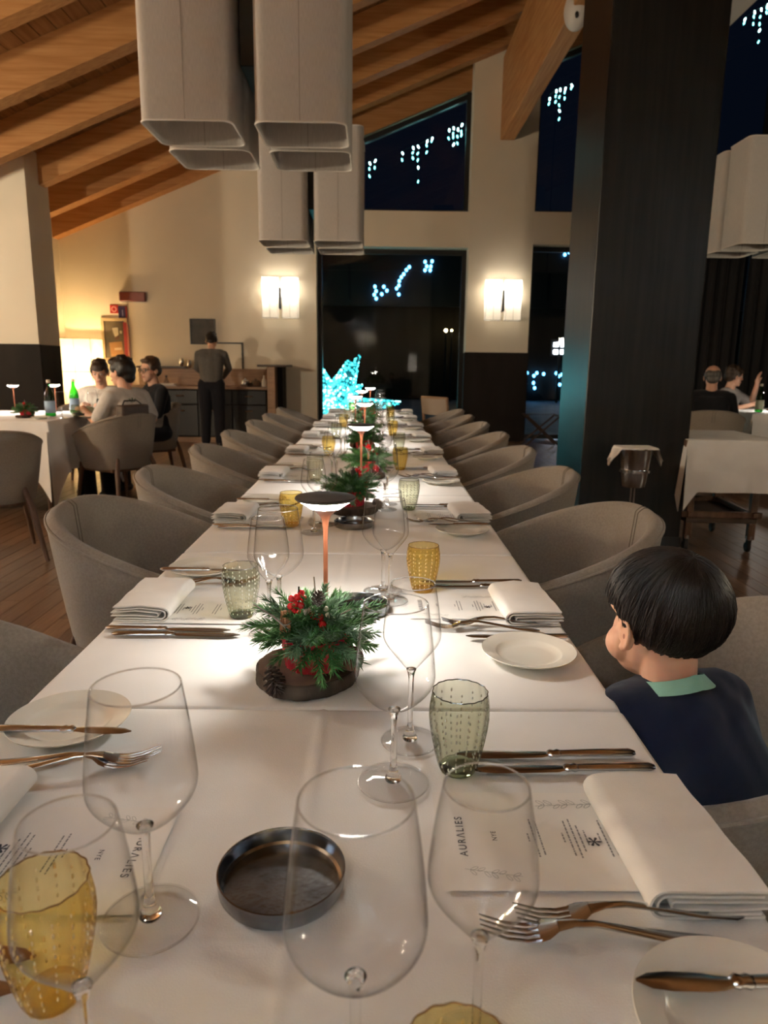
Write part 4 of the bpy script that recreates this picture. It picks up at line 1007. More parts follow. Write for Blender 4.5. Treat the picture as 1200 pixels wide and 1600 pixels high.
# sideboard
sb = thing('sideboard', 'dark sideboard with brown counter along the cream wall', 'sideboard', (-2.7, 11.15, 0))
MB().box((-1.05,-.30,.08),(1.02,.33,.80),.004).obj('carcass', M['dark_panel'], sb, smooth=False); MB().box((-1.04,-.27,0),(1.0,.3,.08)).obj('plinth', M['counter'], sb, smooth=False)
MB().box((-1.08,-.34,.80),(1.04,.345,.84),.004).obj('counter', M['counter'], sb, smooth=False); MB().box((-1.08,.31,.84),(1.04,.345,1.10),.003).obj('back_board', M['counter'], sb, smooth=False)
MB().box((-1.08,.20,1.10),(-.30,.345,1.13),.003).obj('shelf', M['darkwood'], sb, smooth=False)
MB().box((1.04,-.34,0),(1.16,.345,1.14),.004).obj('end_panel', M['counter'], sb, smooth=False); MB().box((1.16,-.10,0),(1.24,.345,1.14),.004).obj('end_panel', M['dark_panel'], sb, smooth=False); MB().box((.90,-.36,1.14),(1.34,.345,1.17),.004).obj('ledge', M['darkwood'], sb, smooth=False)
for k in range(4):
    x0 = -1.04+.515*k
    for (z0, z1, nm) in ((.10,.56,'door'),(.58,.78,'drawer')):
        d = MB().box((x0+.008,-.318,z0),(x0+.507,-.301,z1),.003).obj(nm, M['frame'], sb, smooth=False)
        MB().tube([(x0+.20,-.335,z1-.08),(x0+.31,-.335,z1-.08)], .01, 8).obj('handle', M['walnut'], d)
def small(name, label, cat, loc, prof, mat, group=None):
    o = MB().lathe(prof, 20).obj(name, mat, None); o.location = loc; return tag(o, label, cat, group)
cz = .841
gj = thin_glass('jar_glass', (.75,.75,.75), (.25,.25,.25), .05)
for k, x in enumerate((-3.52,-3.40,-3.23)):
    t = thing('cruet', 'small glass cruet on the sideboard, %s of three left of the waiter' % ORD[k], 'cruet', (x, 11.05, cz), 0, 'cruets on the sideboard')
    MB().lathe([(0,0),(.035,0),(.038,.06),(.02,.10),(.014,.13)], 16).obj('bottle', gj, t); MB().lathe([(.016,.125),(.016,.15),(0,.155)], 12).obj('stopper', M['black'], t)
t = MB(); 
for k in range(3): t.box((-.20+.01*k,-.14,.012*k),(.20-.02*k,.12,.012*k+.011),.004)
o = t.obj('folded_linen', M['napkin'], None, smooth=False); o.location = (-3.22, 10.94, cz); tag(o, 'stack of folded white linen on the sideboard left of the waiter', 'linen', kind=None); o['kind'] = 'stuff'
for k, x in enumerate((-2.02,-1.86)):
    t = thing('teapot', 'small %s pot on the sideboard right of the waiter' % ('glass' if k else 'steel'), 'pot', (x, 11.0, cz)); 
    MB().lathe([(0,0),(.06,0),(.075,.04),(.06,.085),(.03,.10),(.012,.105),(.012,.12),(0,.122)], 20).obj('body', gj if k else M['silver'], t); MB().tube([(.06,0,.05),(.11,0,.06),(.11,0,.02),(.068,0,.02)], .006, 6).obj('handle', M['black'], t)
small('bottle', 'small clear bottle at the right end of the sideboard', 'bottle', (-1.73, 10.98, cz), [(0,0),(.04,0),(.04,.09),(.015,.13),(.015,.17),(0,.17)], M['cream'])
small('glass_bowl', 'dark glass bowl on the sideboard right of the waiter', 'bowl', (-1.60+.0-.33, 10.86, cz), [(0,0),(.03,0),(.05,.03),(.055,.06),(.052,.06),(.028,.006),(0,.005)], gj)
for k, x in enumerate((-3.07, -2.95)):
    small('water_glass', 'upturned shiny glass on the sideboard shelf, %s of two' % ORD[k], 'glass', (x, 11.36, 1.131) if x < -3.0 else (x, 11.36-.0, cz+.262), [(.02,0),(.035,.02),(.04,.08),(.03,.12),(.0,.125)], M['silver'])
# folding tray stand in front of the right window, wooden chair at the table's far right corner
t = thing('tray_stand', 'dark folding tray stand in front of the narrow lower window', 'stand', (2.50, 10.9, 0))
for sy in (-.17, .17):
    MB().tube([(-.27,sy,.005),(.24,sy,.46)], .014, 8).obj('leg', M['darkwood'], t); MB().tube([(.27,sy*.9,.005),(-.24,sy*.9,.46)], .014, 8).obj('leg', M['darkwood'], t)
for sx in (-.24, .24): MB().box((sx-.016,-.19,.448),(sx+.016,.19,.478),.004).obj('rail', M['darkwood'], t)
for sy in (-.1,.1): MB().box((-.24,sy-.02,.478),(.24,sy+.02,.482)).obj('strap', M['black'], t)
t = thing('wooden_chair', 'plain wooden chair with a pale seat back at the far right corner of the table', 'chair', (.80, 7.75, 0), -.95)
for sx in (-.2,.2):
    MB().tube([(sx,.19,0),(sx,.19,.44)], .016, 8).obj('leg', M['counter'], t); MB().tube([(sx,-.20,0),(sx,-.20,.44),(sx,-.25,.86)], .016, 8).obj('leg', M['counter'], t)
MB().box((-.22,-.21,.43),(.22,.22,.46),.008).obj('seat', M['counter'], t, smooth=False)
MB().grid(lambda u, v: (-.20+.4*u, -.245-.04*math.sin(PI*u)+.0-(.02*v), .68+.17*v), 12, 3).obj('back_panel', pbr('pale_back', (.34,.27,.21), .6), t)
MB().box((-.215,-.262,.84),(.215,-.235,.87),.006).obj('top_rail', M['counter'], t, smooth=False)
# wine cooler on its stand before the column
t = thing('wine_cooler', 'silver wine bucket on a thin stand in front of the dark column', 'wine bucket', (1.555, 4.25, 0))
MB().lathe([(0,.0),(.13,0),(.13,.012),(.02,.02),(0,.02)], 28).obj('base', M['silver'], t)
MB().tube([(-.008,0,.02),(-.008,0,.50)], .006, 8).obj('pole', M['silver'], t); MB().tube([(.012,0,.02),(.012,0,.50)], .006, 8).obj('pole', M['silver'], t)
b = MB().lathe([(0,.49),(.068,.49),(.072,.495),(.083,.59),(.100,.718),(.104,.722),(.103,.727),(.097,.72),(.08,.59),(.069,.50),(0,.498)], 40).obj('bucket', M['silver'], t)
MB().lathe([(.082,.582),(.092,.580),(.092,.594),(.083,.594)], 36, closed=True).obj('ring', M['silver'], t)
def ncl(u, v):
    x = -.19+.38*u; y = -.10+.20*v; d = max(0, abs(x)-.105); z = .733-1.15*d*min(1,d/.03)*1.0 + (-.03*max(0,abs(y)-.08)/.02*.3)
    x2 = math.copysign(min(abs(x), .105)+.62*d, x) + 0; k = 1-.55*min(1, d/.085)
    return (x2, y*k*(1 if abs(x) < .105 else .9)+.008*math.sin(y*60)*min(1,d/.05), z-.02*min(1,d/.08)*math.cos(y*30))
n_ = MB().grid(ncl, 41, 13).obj('service_cloth', M['napkin'], None, ang=180); n_.location = (1.555, 4.25, 0); tag(n_, 'white service napkin draped over the silver wine bucket', 'napkin')
# trolley under a white cloth
t = thing('serving_trolley', 'wooden serving trolley on castors under a white cloth, right edge', 'trolley', (2.285, 4.86, 0), -.06)
HW, HL = .24, .33
for sx in (-1,1):
    for sy in (-1,1):
        MB().box((sx*(HW-.035)-.022, sy*(HL-.035)-.022, .09), (sx*(HW-.035)+.022, sy*(HL-.035)+.022, .74), .004).obj('leg', M['walnut'], t, smooth=False)
        c = MB().lathe([(.014,.09),(.014,.115),(.024,.115),(.024,.088),(.014,.088)], 14, closed=True).obj('castor', M['silver'], t); c.location = (sx*(HW-.035), sy*(HL-.035), 0)
        MB().box((-.012,-.008,.03),(.012,.03,.09),.004).obj('fork', M['black'], c)
        MB().lathe([(0,-.012),(.030,-.012),(.034,-.006),(.034,.006),(.030,.012),(0,.012)], 18).xf(Matrix.Translation((0,.022,.034)) @ Matrix.Rotation(PI/2,4,'Y')).obj('wheel', M['black'], c)
MB().box((-HW-.05,-HL-.035,.70),(HW+.05,HL+.035,.748),.004).obj('top', M['walnut'], t, smooth=False)
MB().box((-HW+.01,-HL+.01,.20),(HW-.01,HL-.01,.235),.004).obj('shelf', M['darkwood'], t, smooth=False)
for sy in (-1,1): MB().box((-HW-.02,sy*(HL-.03)-.018,.235),(HW+.02,sy*(HL-.03)+.018,.275),.004).obj('rail', M['walnut'], t, smooth=False)
for sx in (-1,1): MB().box((sx*(HW-.03)-.015,-HL,.24),(sx*(HW-.03)+.015,HL,.275),.004).obj('rail', M['walnut'], t, smooth=False)
tc_ = cloth_mesh(.60, .75, .33, ends=(True, True), seed=3.3, wave=.008, flare=.025)
# corners hang lower
tc_.v = [(x, y, z - (.13*max(0, min(1, (abs(x)-.22)/.08))*max(0, min(1, (abs(y)-.30)/.08))*min(1, -z/.33) if z < -.02 else 0)) for x, y, z in tc_.v]
o = tc_.obj('trolley_cloth', M['cloth'], None, ang=180, recalc=False); o.location = (2.30, 4.86, .752); o.rotation_euler = (0,0,-.06); tag(o, 'white cloth draped over the serving trolley at the right edge', 'tablecloth')

# ------------------------------------------------------------------ the neighbouring tables
def side_table(name, label, cl, x, y, W_, L_, drop, seed, corner=.0):
    t = thing(name, label, 'table', (x, y, 0)); table_base(t, W_, L_)
    m = cloth_mesh(W_, L_, drop, ends=(True, True), seed=seed, wave=.03, flare=.05)
    if corner: m.v = [(xx*(1+corner*.10*q), yy*(1+corner*.10*q), z-corner*q*min(1, -z/drop)) for xx, yy, z in m.v for q in [max(0, min(1, (abs(xx)-W_/2*.8)/(W_*.12)))*max(0, min(1, (abs(yy)-L_/2*.8)/(L_*.12))) if z < -.02 else 0]]
    o = m.obj('tablecloth', M['cloth'], None, ang=180, recalc=False); o.location = (x, y, .752); tag(o, cl, 'tablecloth')
side_table('dining_table', 'dining table of the seated guests on the left', 'long white tablecloth on the left guests\' table', -3.10, 5.92, 1.28, 1.16, .40, 1.7, .25)
side_table('dining_table', 'dining table of the guests at the far right', 'white tablecloth on the far right guests\' table', 4.35, 7.75, 1.1, 1.05, .40, 2.9, .2)
GL2 = 'taupe barrel chairs at the left guests\' table'
dup(ch0, 'taupe barrel chair with its back to us at the left edge', (-2.37, 4.30, 0), .60, GL2)
dup(ch0, 'taupe barrel chair of the guest in the white shirt', (-2.13, 5.80, 0), 1.02, GL2)
dup(ch0, 'taupe barrel chair of the man in black with glasses', (-2.25, 7.05, 0), PI-1.0, GL2)
dup(ch0, 'taupe barrel chair of the youth facing us at the left table', (-2.85, 6.95, 0), PI+.1, GL2)
GR2 = 'taupe barrel chairs at the far right table'
dup(ch0, 'taupe barrel chair of the balding man with his back to us', (3.33, 7.12, 0), -.35, GR2)
dup(ch0, 'taupe barrel chair of the youth in grey at the far right', (4.25, 8.75, 0), PI, GR2)
dup(ch0, 'taupe barrel chair of the guest cut off by the right edge', (4.45, 6.78, 0), .1, GR2)
lt = 'on the left guests\' table'
dup(lamp0, 'table lamp on the left guests\' table, nearer one', (-3.10, 6.15, TZ+.002), 0, 'cordless lamps on other tables')
dup(lamp0, 'table lamp on the left guests\' table, farther one', (-2.86, 6.40, TZ+.002), 0, 'cordless lamps on other tables')
dup(lamp0, 'table lamp at the far right guests\' table', (4.22, 7.62, TZ+.002), 0, 'cordless lamps on other tables')
dup(cp0, 'fir centrepiece %s' % lt, (-2.78, 5.66, TZ+.002), 1.1, 'fir centrepieces on other tables', scale=.9)
for k, (x, y, s_) in enumerate(((-3.0,5.60,1.1),(-2.47,5.62,1.15),(-2.40,6.06,1.0),(-2.27,5.95,1.0))):
    dup(first['red_wine_glass'], 'wine glass %s, %s from the left' % (lt, ORD[k]), (x, y, TZ+.002), 0, 'wine glasses on the left guests\' table')
for k, (x, y) in enumerate(((-2.43,5.78),(-2.33,6.22))):
    dup(first['grey_tumbler'], 'smoke grey tumbler %s, %s from the camera' % (lt, ORD[k]), (x, y, TZ+.002), 0, 'tumblers on the left guests\' table')
for k, (x, y) in enumerate(((-2.62,5.58),(-2.30,5.72),(-2.25,6.18))):
    dup(first['bread_plate'], 'small plate %s, %s from the camera' % (lt, ORD[k]), (x, y, TZ+.002), 0, 'plates on the left guests\' table')
def bottle(label, loc, mat_l, group):
    t = thing('water_bottle', label, 'bottle', loc, 0, group)
    MB().lathe([(0,.002),(.036,.002),(.040,.008),(.040,.15),(.034,.18),(.018,.225),(.0135,.25),(.0135,.275)], 28).obj('glass', M['green_glass'], t); MB().lathe([(.0408,.03),(.0408,.125)], 28).obj('label', mat_l, t); MB().lathe([(.0145,.268),(.0145,.29),(0,.291)], 16).obj('cap', M['cream'], t)
    return t
b0 = bottle('green glass water bottle with a blue label on the left table', (-2.64, 5.80, TZ+.002), M['label'], 'green water bottles')
dup(b0, 'green glass water bottle farther back on the left table', (-2.62, 6.22, TZ+.002), 0)
bottle('green glass water bottle on the far right table', (3.98, 7.45, TZ+.002), M['labelg'], 'green water bottles')
# serving dish and dark platter on the left table
t = thing('platter', 'dark oval platter with pale leaves and red fruit on the left table', 'platter', (-2.36, 6.00-.08, TZ+.002)); 
MB().lathe([(0,0),(.12,0),(.15,.03),(.145,.03),(.115,.006),(0,.006)], 32).obj('dish', M['black'], t)
MB().ell((-.03,0,.045), (.06,.05,.035), 14, 8).obj('salad', pbr('pale_salad', (.30,.36,.22), .7, col2=(.5,.52,.4), nscale=40), t); MB().ell((.06,.01,.035), (.035,.03,.025), 12, 8).obj('fruit', M['berry'], t)
t = thing('menu_board', 'dark menu folder held open by the youth at the left table', 'menu', (-2.39, 6.42, TZ+.004), .1)
MB().box((-.11,-.005,0),(.0,.005,.115),.002).obj('cover', M['black'], t, smooth=False).rotation_euler = (-.25,0,.25); MB().box((0,-.005,0),(.11,.005,.115),.002).obj('cover', M['black'], t, smooth=False).rotation_euler = (-.25,0,-.25)
t = thing('handbag', 'small dark handbag hanging on the chair of the guest in white', 'bag', (-1.93, 5.66, .795), 1.02)
MB().box((-.13,-.045,-.02),(.13,.045,.07),.012).obj('body', M['darkwood'], t); MB().tube([(-.1,0,.06),(-.06,.02,.10),(.06,.02,.10),(.1,0,.06)], .006, 6).obj('strap', M['black'], t)
t = thing('ceiling_speaker', 'white oval loudspeaker fixed under the timber purlin', 'speaker', (1.845, 7.55, 4.45), .0)
MB().ell((0,0,.05), (.115,.13,.17), 24, 16).obj('housing', M['white_plastic'], t); MB().ell((-.02,-.115,-.03), (.018,.016,.03), 10, 8).obj('port', M['black'], t); MB().box((.0,-.02,.0),(.14,.06,.12),.01).obj('bracket', M['white_plastic'], t)
# ------------------------------------------------------------------ people
M['skin'] = pbr('skin', (.62,.36,.25), .5, spec=.35, col2=(.66,.39,.28), nscale=30, sss=.15)
M['skin_boy'] = pbr('skin_boy', (.70,.40,.27), .5, spec=.35, col2=(.74,.42,.29), nscale=25, sss=.2)
M['lip'] = pbr('lips', (.45,.17,.14), .5)
M['eye'] = pbr('eye_white', (.75,.72,.68), .25); M['iris'] = pbr('iris', (.02,.012,.008), .15)
def hairmat(n, c): return pbr(n, c, .42, spec=.4, col2=[v*2.1+.002 for v in c], nscale=9, stretch=(9,9,1.2), bump=.3, bscale=120)
M['hair_black'] = hairmat('hair_black', (.007,.005,.004)); M['hair_brown'] = hairmat('hair_brown', (.022,.013,.008)); M['hair_light'] = hairmat('hair_lightbrown', (.045,.026,.015)); M['hair_grey'] = hairmat('hair_grey', (.06,.055,.05))
def head_shapes(mb, T, s, child=False, ears=True):
    """skull, face, jaw, nose, ears as overlapping ellipsoids, face towards local +y"""
    R = np.array(T.to_3x3())
    def E_(c, r): mb.ell(tuple(T @ Vector(tuple(v*s for v in c))), tuple(v*s for v in r), 18, 12, R=R)
    E_((0,-.012,.034), (.076,.094,.084)); E_((0,.022,-.030), (.062,.064,.074))
    if child:
        E_((0,.030,-.066), (.050,.052,.036)); E_((.034,.040,-.044), (.036,.036,.034)); E_((-.034,.040,-.044), (.036,.036,.034)); E_((0,.070,-.078), (.022,.018,.017))
        E_((0,.055,.028), (.058,.030,.036))
    else:
        E_((0,.040,-.074), (.044,.046,.036)); E_((0,.068,-.094), (.022,.019,.018)); E_((.038,.045,-.030), (.024,.026,.026)); E_((-.038,.045,-.030), (.024,.026,.026)); E_((0,.060,.024), (.056,.026,.026))
    p = [T @ Vector((0,.082*s,.006*s)), T @ Vector((0,(.094 if child else .102)*s,-.026*s))]; mb.cap(p[0], p[1], .008*s, (.011 if child else .0125)*s, 10)
    for sx in (-1, 1):
        E_((sx*.011,.090,-.030) if not child else (sx*.009,.084,-.030), (.008,.008,.007))
        if ears:
            E_((sx*.076,-.006,-.018), (.007,.015,.025)); E_((sx*.078,.003,-.038), (.0055,.008,.008))
            hx = [(sx*.078,.006,-.008),(sx*.081,.004,.004),(sx*.084,-.006,.009),(sx*.087,-.017,.004),(sx*.088,-.021,-.010),(sx*.086,-.017,-.026),(sx*.081,-.006,-.038)]
            mb.tube([tuple(T @ Vector(tuple(v*s for v in q))) for q in hx], .0042*s, 8); mb.cap(T @ Vector((sx*.079*s,.007*s,-.024*s)), T @ Vector((sx*.080*s,.006*s,-.014*s)), .0035*s, .0035*s, 8)
    E_((0,.086 if not child else .078,-.058), (.020,.010,.006)); E_((0,.084 if not child else .076,-.068), (.017,.010,.007))
def face_parts(o, T, s, child=False):
    w_, ir, lp = MB(), MB(), MB(); R = np.array(T.to_3x3())
    yk = .057 if child else .076
    for sx in (-1, 1):
        e = MB(); e.ell(tuple(T @ Vector((sx*.030*s,yk*s,.002*s))), (.0125*s,.010*s,.0085*s), 10, 8, R=R); eo = e.obj('eye', M['eye'], o, ang=180)
        i = MB(); i.ell(tuple(T @ Vector((sx*.030*s,(yk+.0075)*s,.002*s))), (.006*s,.0035*s,.006*s), 8, 6, R=R); i.obj('iris', M['iris'], eo, ang=180)
        b = MB(); b.cap(T @ Vector((sx*.017*s,(yk+.010)*s,.018*s)), T @ Vector((sx*.045*s,(yk-.001)*s,.020*s)), .0035*s, .0022*s, 6); (None if child else b.obj('eyebrow', M['hair_brown'], o))
    lp.ell(tuple(T @ Vector((0,(.094 if not child else .086)*s,-.0625*s))), (.019*s,.005*s,.0065*s), 12, 8, R=R); lp.obj('lips', M['lip'], o, ang=180)
def hand(mb, w, d, up, s=1.0, curl=.5):
    """palm, four unequal bent fingers and a thumb, from the wrist along d; up is the back of the hand"""
    w = np.array(w, float); d = np.array(d, float); d /= np.linalg.norm(d); up = np.array(up, float); up -= d*(up@d); up /= np.linalg.norm(up); r = np.cross(d, up)
    mb.cap(w, w+d*.045*s, .022*s, .030*s, 12); mb.cap(w+d*.03*s-r*.018*s, w+d*.075*s-r*.022*s, .015*s, .014*s); mb.cap(w+d*.03*s+r*.018*s, w+d*.075*s+r*.022*s, .015*s, .014*s)
    for k, L in enumerate((.068,.078,.072,.056)):
        b = w+d*.078*s+r*(-.030+.020*k)*s; a = curl*.5; c = b+(d*math.cos(a)-up*math.sin(a))*L*.5*s; a2 = curl*1.5; e = c+(d*math.cos(a2)-up*math.sin(a2))*L*.5*s
        mb.cap(b, c, .0098*s, .0088*s, 8); mb.cap(c, e, .0088*s, .0070*s, 8)
    tb = w+d*.028*s-r*.026*s; tm = tb+(d*.7-r*.6-up*.25)*.034*s; mb.cap(tb, tm, .0125*s, .0105*s, 8); mb.cap(tm, tm+(d*.9-r*.15-up*.35)*.030*s, .0105*s, .008*s, 8)
def hair_mesh(T, s, style, vox):
    mb = MB(); R = np.array(T.to_3x3()); rr = random.Random(4)
    def E_(c, r): mb.ell(tuple(T @ Vector(tuple(v*s for v in c))), tuple(v*s for v in r), 16, 10, R=R)
    if style == 'balding':
        for sx in (-1,1): E_((sx*.066,-.030,.012), (.018,.055,.044))
        E_((0,-.052,.022), (.080,.060,.058)); E_((0,-.066,-.030), (.064,.036,.046))
    else:
        E_((0,-.020,.050), (.083,.096,.080)); E_((0,-.055,.0), (.078,.062,.072))
        for sx in (-1,1): E_((sx*.070,.010,.030), (.016,.045,.040)); E_((sx*.072,-.030,.0), (.014,.035,.045))
        if style == 'fringe': E_((0,.055,.070), (.066,.042,.036)); E_((0,.078,.052), (.056,.022,.024))
        elif style == 'full': E_((0,.045,.085), (.070,.052,.036)); E_((0,-.06,.02), (.086,.066,.085)); E_((0,-.075,-.05), (.062,.038,.05))
        else: E_((0,.050,.092), (.060,.040,.022))
        for k in range(26):
            a = rr.uniform(0, 2*PI); b = rr.uniform(.1, 1.2); c = (.080*math.sin(b)*math.cos(a), -.020+.092*math.sin(b)*math.sin(a), .052+.078*math.cos(b)); E_(c, (.016,.016,.012))
    return remesh(mb, vox, 3)
def person(label, loc, rz, shirt, trousers, hair, hstyle, head=(0,0,0), lean=.0, arms=None, stand=False, H=1.0, sleeves='long', vox=.011, skin=None, glasses=False, neck=None, extra=None):
    t = thing('person', label, 'person', loc, rz)
    skin = skin or M['skin']; pz = .95*H if stand else .545; up = .50*H if stand else .46*H
    pel = np.array((0,0,pz)); sh = np.array((0, math.sin(lean)*up*.92, pz+math.cos(lean)*up*.92)); chest = pel+(sh-pel)*.68
    nk = sh+np.array((0,.012,.035)); hc = nk+np.array((0,.020+head[1]*.06,.125-abs(head[1])*.03)); s = 1.0*H
    T = Matrix.Translation(Vector(tuple(hc))) @ Euler((-head[1]*1.0, head[2], head[0]), 'ZXY' if False else 'XYZ').to_matrix().to_4x4()
    body, top, low = MB(), MB(), MB()
    def torso(mb, g):
        mb.ell(pel+np.array((0,0,.0)), (.165*H+g,.115*H+g,.12*H+g), 18, 12); mb.cap(pel+np.array((0,0,.06)), chest, .118*H+g, .122*H+g, 18)
        for sx in (-1,1):
            mb.cap(pel+np.array((sx*.05,0,.05)), chest+np.array((sx*.075,0,.02)), .100*H+g, .105*H+g, 16); mb.cap(chest+np.array((sx*.06,0,.03)), sh+np.array((sx*.135*H,0,-.035)), .098*H+g, .060*H+g, 14)
        mb.cap(sh+np.array((-.11*H,0,-.03)), sh+np.array((.11*H,0,-.03)), .058*H+g, .058*H+g, 14); mb.cap(chest, sh+np.array((0,0,-.02)), .112*H+g, .06*H+g, 16)
    torso(body, -.006); body.cap(sh+np.array((0,-.006,-.03)), hc+np.array((0,-.012,-.055)), .060*H, .052*H, 14); head_shapes(body, T, s)
    torso(top, .008)
    arms = arms or {}
    for sx in (-1, 1):
        S_ = sh+np.array((sx*.185*H,0,-.045)); a = arms.get(sx, ((sx*.24,.08,pz+.17),(sx*.16,.30,.80)))
        el, wr = np.array(a[0]), np.array(a[1]); 
        body.cap(S_, el, .046*H, .038*H); body.cap(el, wr, .038*H, .026*H); hand(body, wr, a[2] if len(a) > 2 else (wr-el), a[3] if len(a) > 3 else (0,0,1), H, a[4] if len(a) > 4 else .6)
        if sleeves == 'long': top.cap(S_, el, .060*H, .050*H); top.cap(el, el+(wr-el)*.93, .050*H, .036*H)
        else: top.cap(S_, S_+(el-S_)*.80, .064*H, .062*H)
        if stand:
            hp = pel+np.array((sx*.085*H,0,-.03)); kn = np.array((sx*.095,.02,.50*H)); an = np.array((sx*.10,-.02,.085)); to = an+np.array((sx*.02,.13,-.045))
        else:
            hp = pel+np.array((sx*.085*H,.02,-.02)); kn = np.array((sx*.12,.43*H,.52)); an = np.array((sx*.11,.40*H,.085)); to = an+np.array((sx*.02,.12,-.045))
        body.cap(hp, kn, .080*H, .054*H); body.cap(kn, an, .050*H, .035*H); body.cap(an+np.array((0,-.02,-.045)), to, .034, .028)
        k_ = 1.22 if stand else 1.0; low.cap(hp, kn, .095*H*k_, .072*H*k_); low.cap(kn, an, .070*H*k_, .055*H*k_)
        shoe = MB(); shoe.cap(an+np.array((0,-.03,-.045)), to, .040, .034); shoe.ell(an+np.array((0,-.01,-.03)), (.038,.05,.045)); shoe.obj('shoe', M['black'], t)
    low.ell(pel+np.array((0,0,-.02)), (.178*H,.128*H,.11*H), 18, 12)
    bo = remesh(body, vox*.55, 4); bo.materials.append(skin); bo.name = 'body'; link('body', bo, t)
    tm = remesh(top, vox, 4); tm.materials.append(shirt); so = link('shirt', tm, t)
    lm_ = remesh(low, vox, 4); lm_.materials.append(trousers); link('trousers', lm_, t)
    hm = hair_mesh(T, s, hstyle, vox*.6); hm.materials.append(hair); link('hair', hm, t)
    face_parts(t, T, s)
    if glasses:
        g = MB()
        for sx in (-1,1):
            g.tube([tuple(T @ Vector((sx*.032+.024*math.cos(2*PI*k/16), .094, .002+.019*math.sin(2*PI*k/16)))) for k in range(17)], .0024, 6, cap=False)
            g.tube([tuple(T @ Vector((sx*.056,.092,.006))), tuple(T @ Vector((sx*.083,.0,.004)))], .0024, 6)
        g.tube([tuple(T @ Vector((-.009,.096,.006))), tuple(T @ Vector((.009,.096,.006)))], .0024, 6); g.obj('glasses', M['black'], t)
    if neck: 
        MB().tube([tuple(sh+np.array((.072*math.cos(a), .004+.066*math.sin(a), .018-.012*math.sin(a)))) for a in np.linspace(0, 2*PI, 25)], .009, 8, cap=False).obj('collar', neck, t)
    return t, T, sh
def fab(n, c): return pbr(n, c, .9, spec=.15, col2=[v*1.12 for v in c], nscale=40, bump=.35, bscale=30, sheen=.1)
M['tee_white'] = fab('white_tee', (.62,.59,.55)); M['knit_black'] = fab('black_knit', (.010,.010,.012)); M['tee_cream'] = fab('cream_tee', (.58,.53,.45)); M['grey_knit'] = fab('grey_knit', (.105,.098,.092)); M['trouser'] = fab('dark_trousers', (.012,.012,.016)); M['navy'] = fab('navy_knit', (.0045,.0055,.015)); M['mint'] = fab('mint_rib', (.22,.42,.33)); M['tee_grey'] = fab('grey_tee', (.36,.34,.33))
# left table
person('person facing us in a pale shirt at the left table, short brown hair', (-2.60, 6.83, 0), PI+.12, M['tee_cream'], M['trouser'], M['hair_brown'], 'fringe', head=(.05,.28,0), lean=.06, H=.94,
       arms={-1: ((-.25,.10,.72),(-.10,.33,.80)), 1: ((.25,.10,.72),(.10,.33,.80))}, sleeves='short')
tw, Tw, shw = person('person from behind in a white shirt with a green print, black hair', (-2.015, 5.86, 0), 1.12, M['tee_white'], M['trouser'], M['hair_black'], 'full', head=(.15,.1,0), lean=.10, H=.98,
       arms={-1: ((-.27,.10,.72),(-.17,.33,.80)), 1: ((.27,.02,.72),(.20,.23,.64))}, sleeves='short')
# green leaf print on the shirt's back
lf = MB()
for k in range(7):
    a = -.2+k*.6; lf.add([(-.03+.0*k, 0, 0), (-.03+.045*math.cos(a)-.006*math.sin(a), 0, .045*math.sin(a)+.006*math.cos(a)), (-.03+.06*math.cos(a), 0, .06*math.sin(a)), (-.03+.045*math.cos(a)+.006*math.sin(a), 0, .045*math.sin(a)-.006*math.cos(a))], [(0,1,2,3)])
o = lf.obj('leaf_print', pbr('print_green', (.05,.14,.05), .9), tw, smooth=False); o.location = (-.02, -.083, .86); o.rotation_euler = (-.12,0,-.12)
person('person in profile with glasses and a black jumper, short brown hair', (-2.13, 6.96, 0), PI-.90, M['knit_black'], M['trouser'], M['hair_light'], 'short', head=(.30,.05,0), lean=.05, H=.98,
       arms={-1: ((-.25,.10,.72),(-.10,.34,.80)), 1: ((.25,.12,.72),(.08,.34,.80))}, glasses=True)
# the waiter at the sideboard
person('waiter in a grey jumper standing bent over the sideboard, seen from behind', (-2.37, 10.28, 0), .06, M['grey_knit'], M['trouser'], M['hair_black'], 'full', head=(.0,.7,0), lean=.20, stand=True, H=.965,
       arms={-1: ((-.225,.20,1.11),(-.10,.40,.97)), 1: ((.225,.20,1.11),(.10,.40,.97))})
# right table
person('balding person from behind in a black jacket at the far right table', (3.34, 7.18, 0), -.35, M['knit_black'], M['trouser'], M['hair_grey'], 'balding', head=(0,.15,0), lean=.08, H=.97)
person('person in a grey shirt at the far right, looking right with a hand raised', (4.02, 8.30, 0), PI+.75, M['tee_grey'], M['trouser'], M['hair_brown'], 'fringe', head=(.85,.1,0), lean=.10, H=.97,
       arms={-1: ((-.22,.22,.80),(-.10,.30,1.02),(.1,.1,1.),(0,-1,.2),.25), 1: ((.25,.10,.72),(.10,.33,.80))}, sleeves='short')
person('person in black cut off by the right edge, arm on the far right table', (4.55, 6.95, 0), .3, M['knit_black'], M['trouser'], M['hair_brown'], 'short', lean=.1, H=.97,
       arms={-1: ((-.30,.12,.76),(-.40,.36,.80)), 1: ((.25,.10,.72),(.10,.33,.80))})

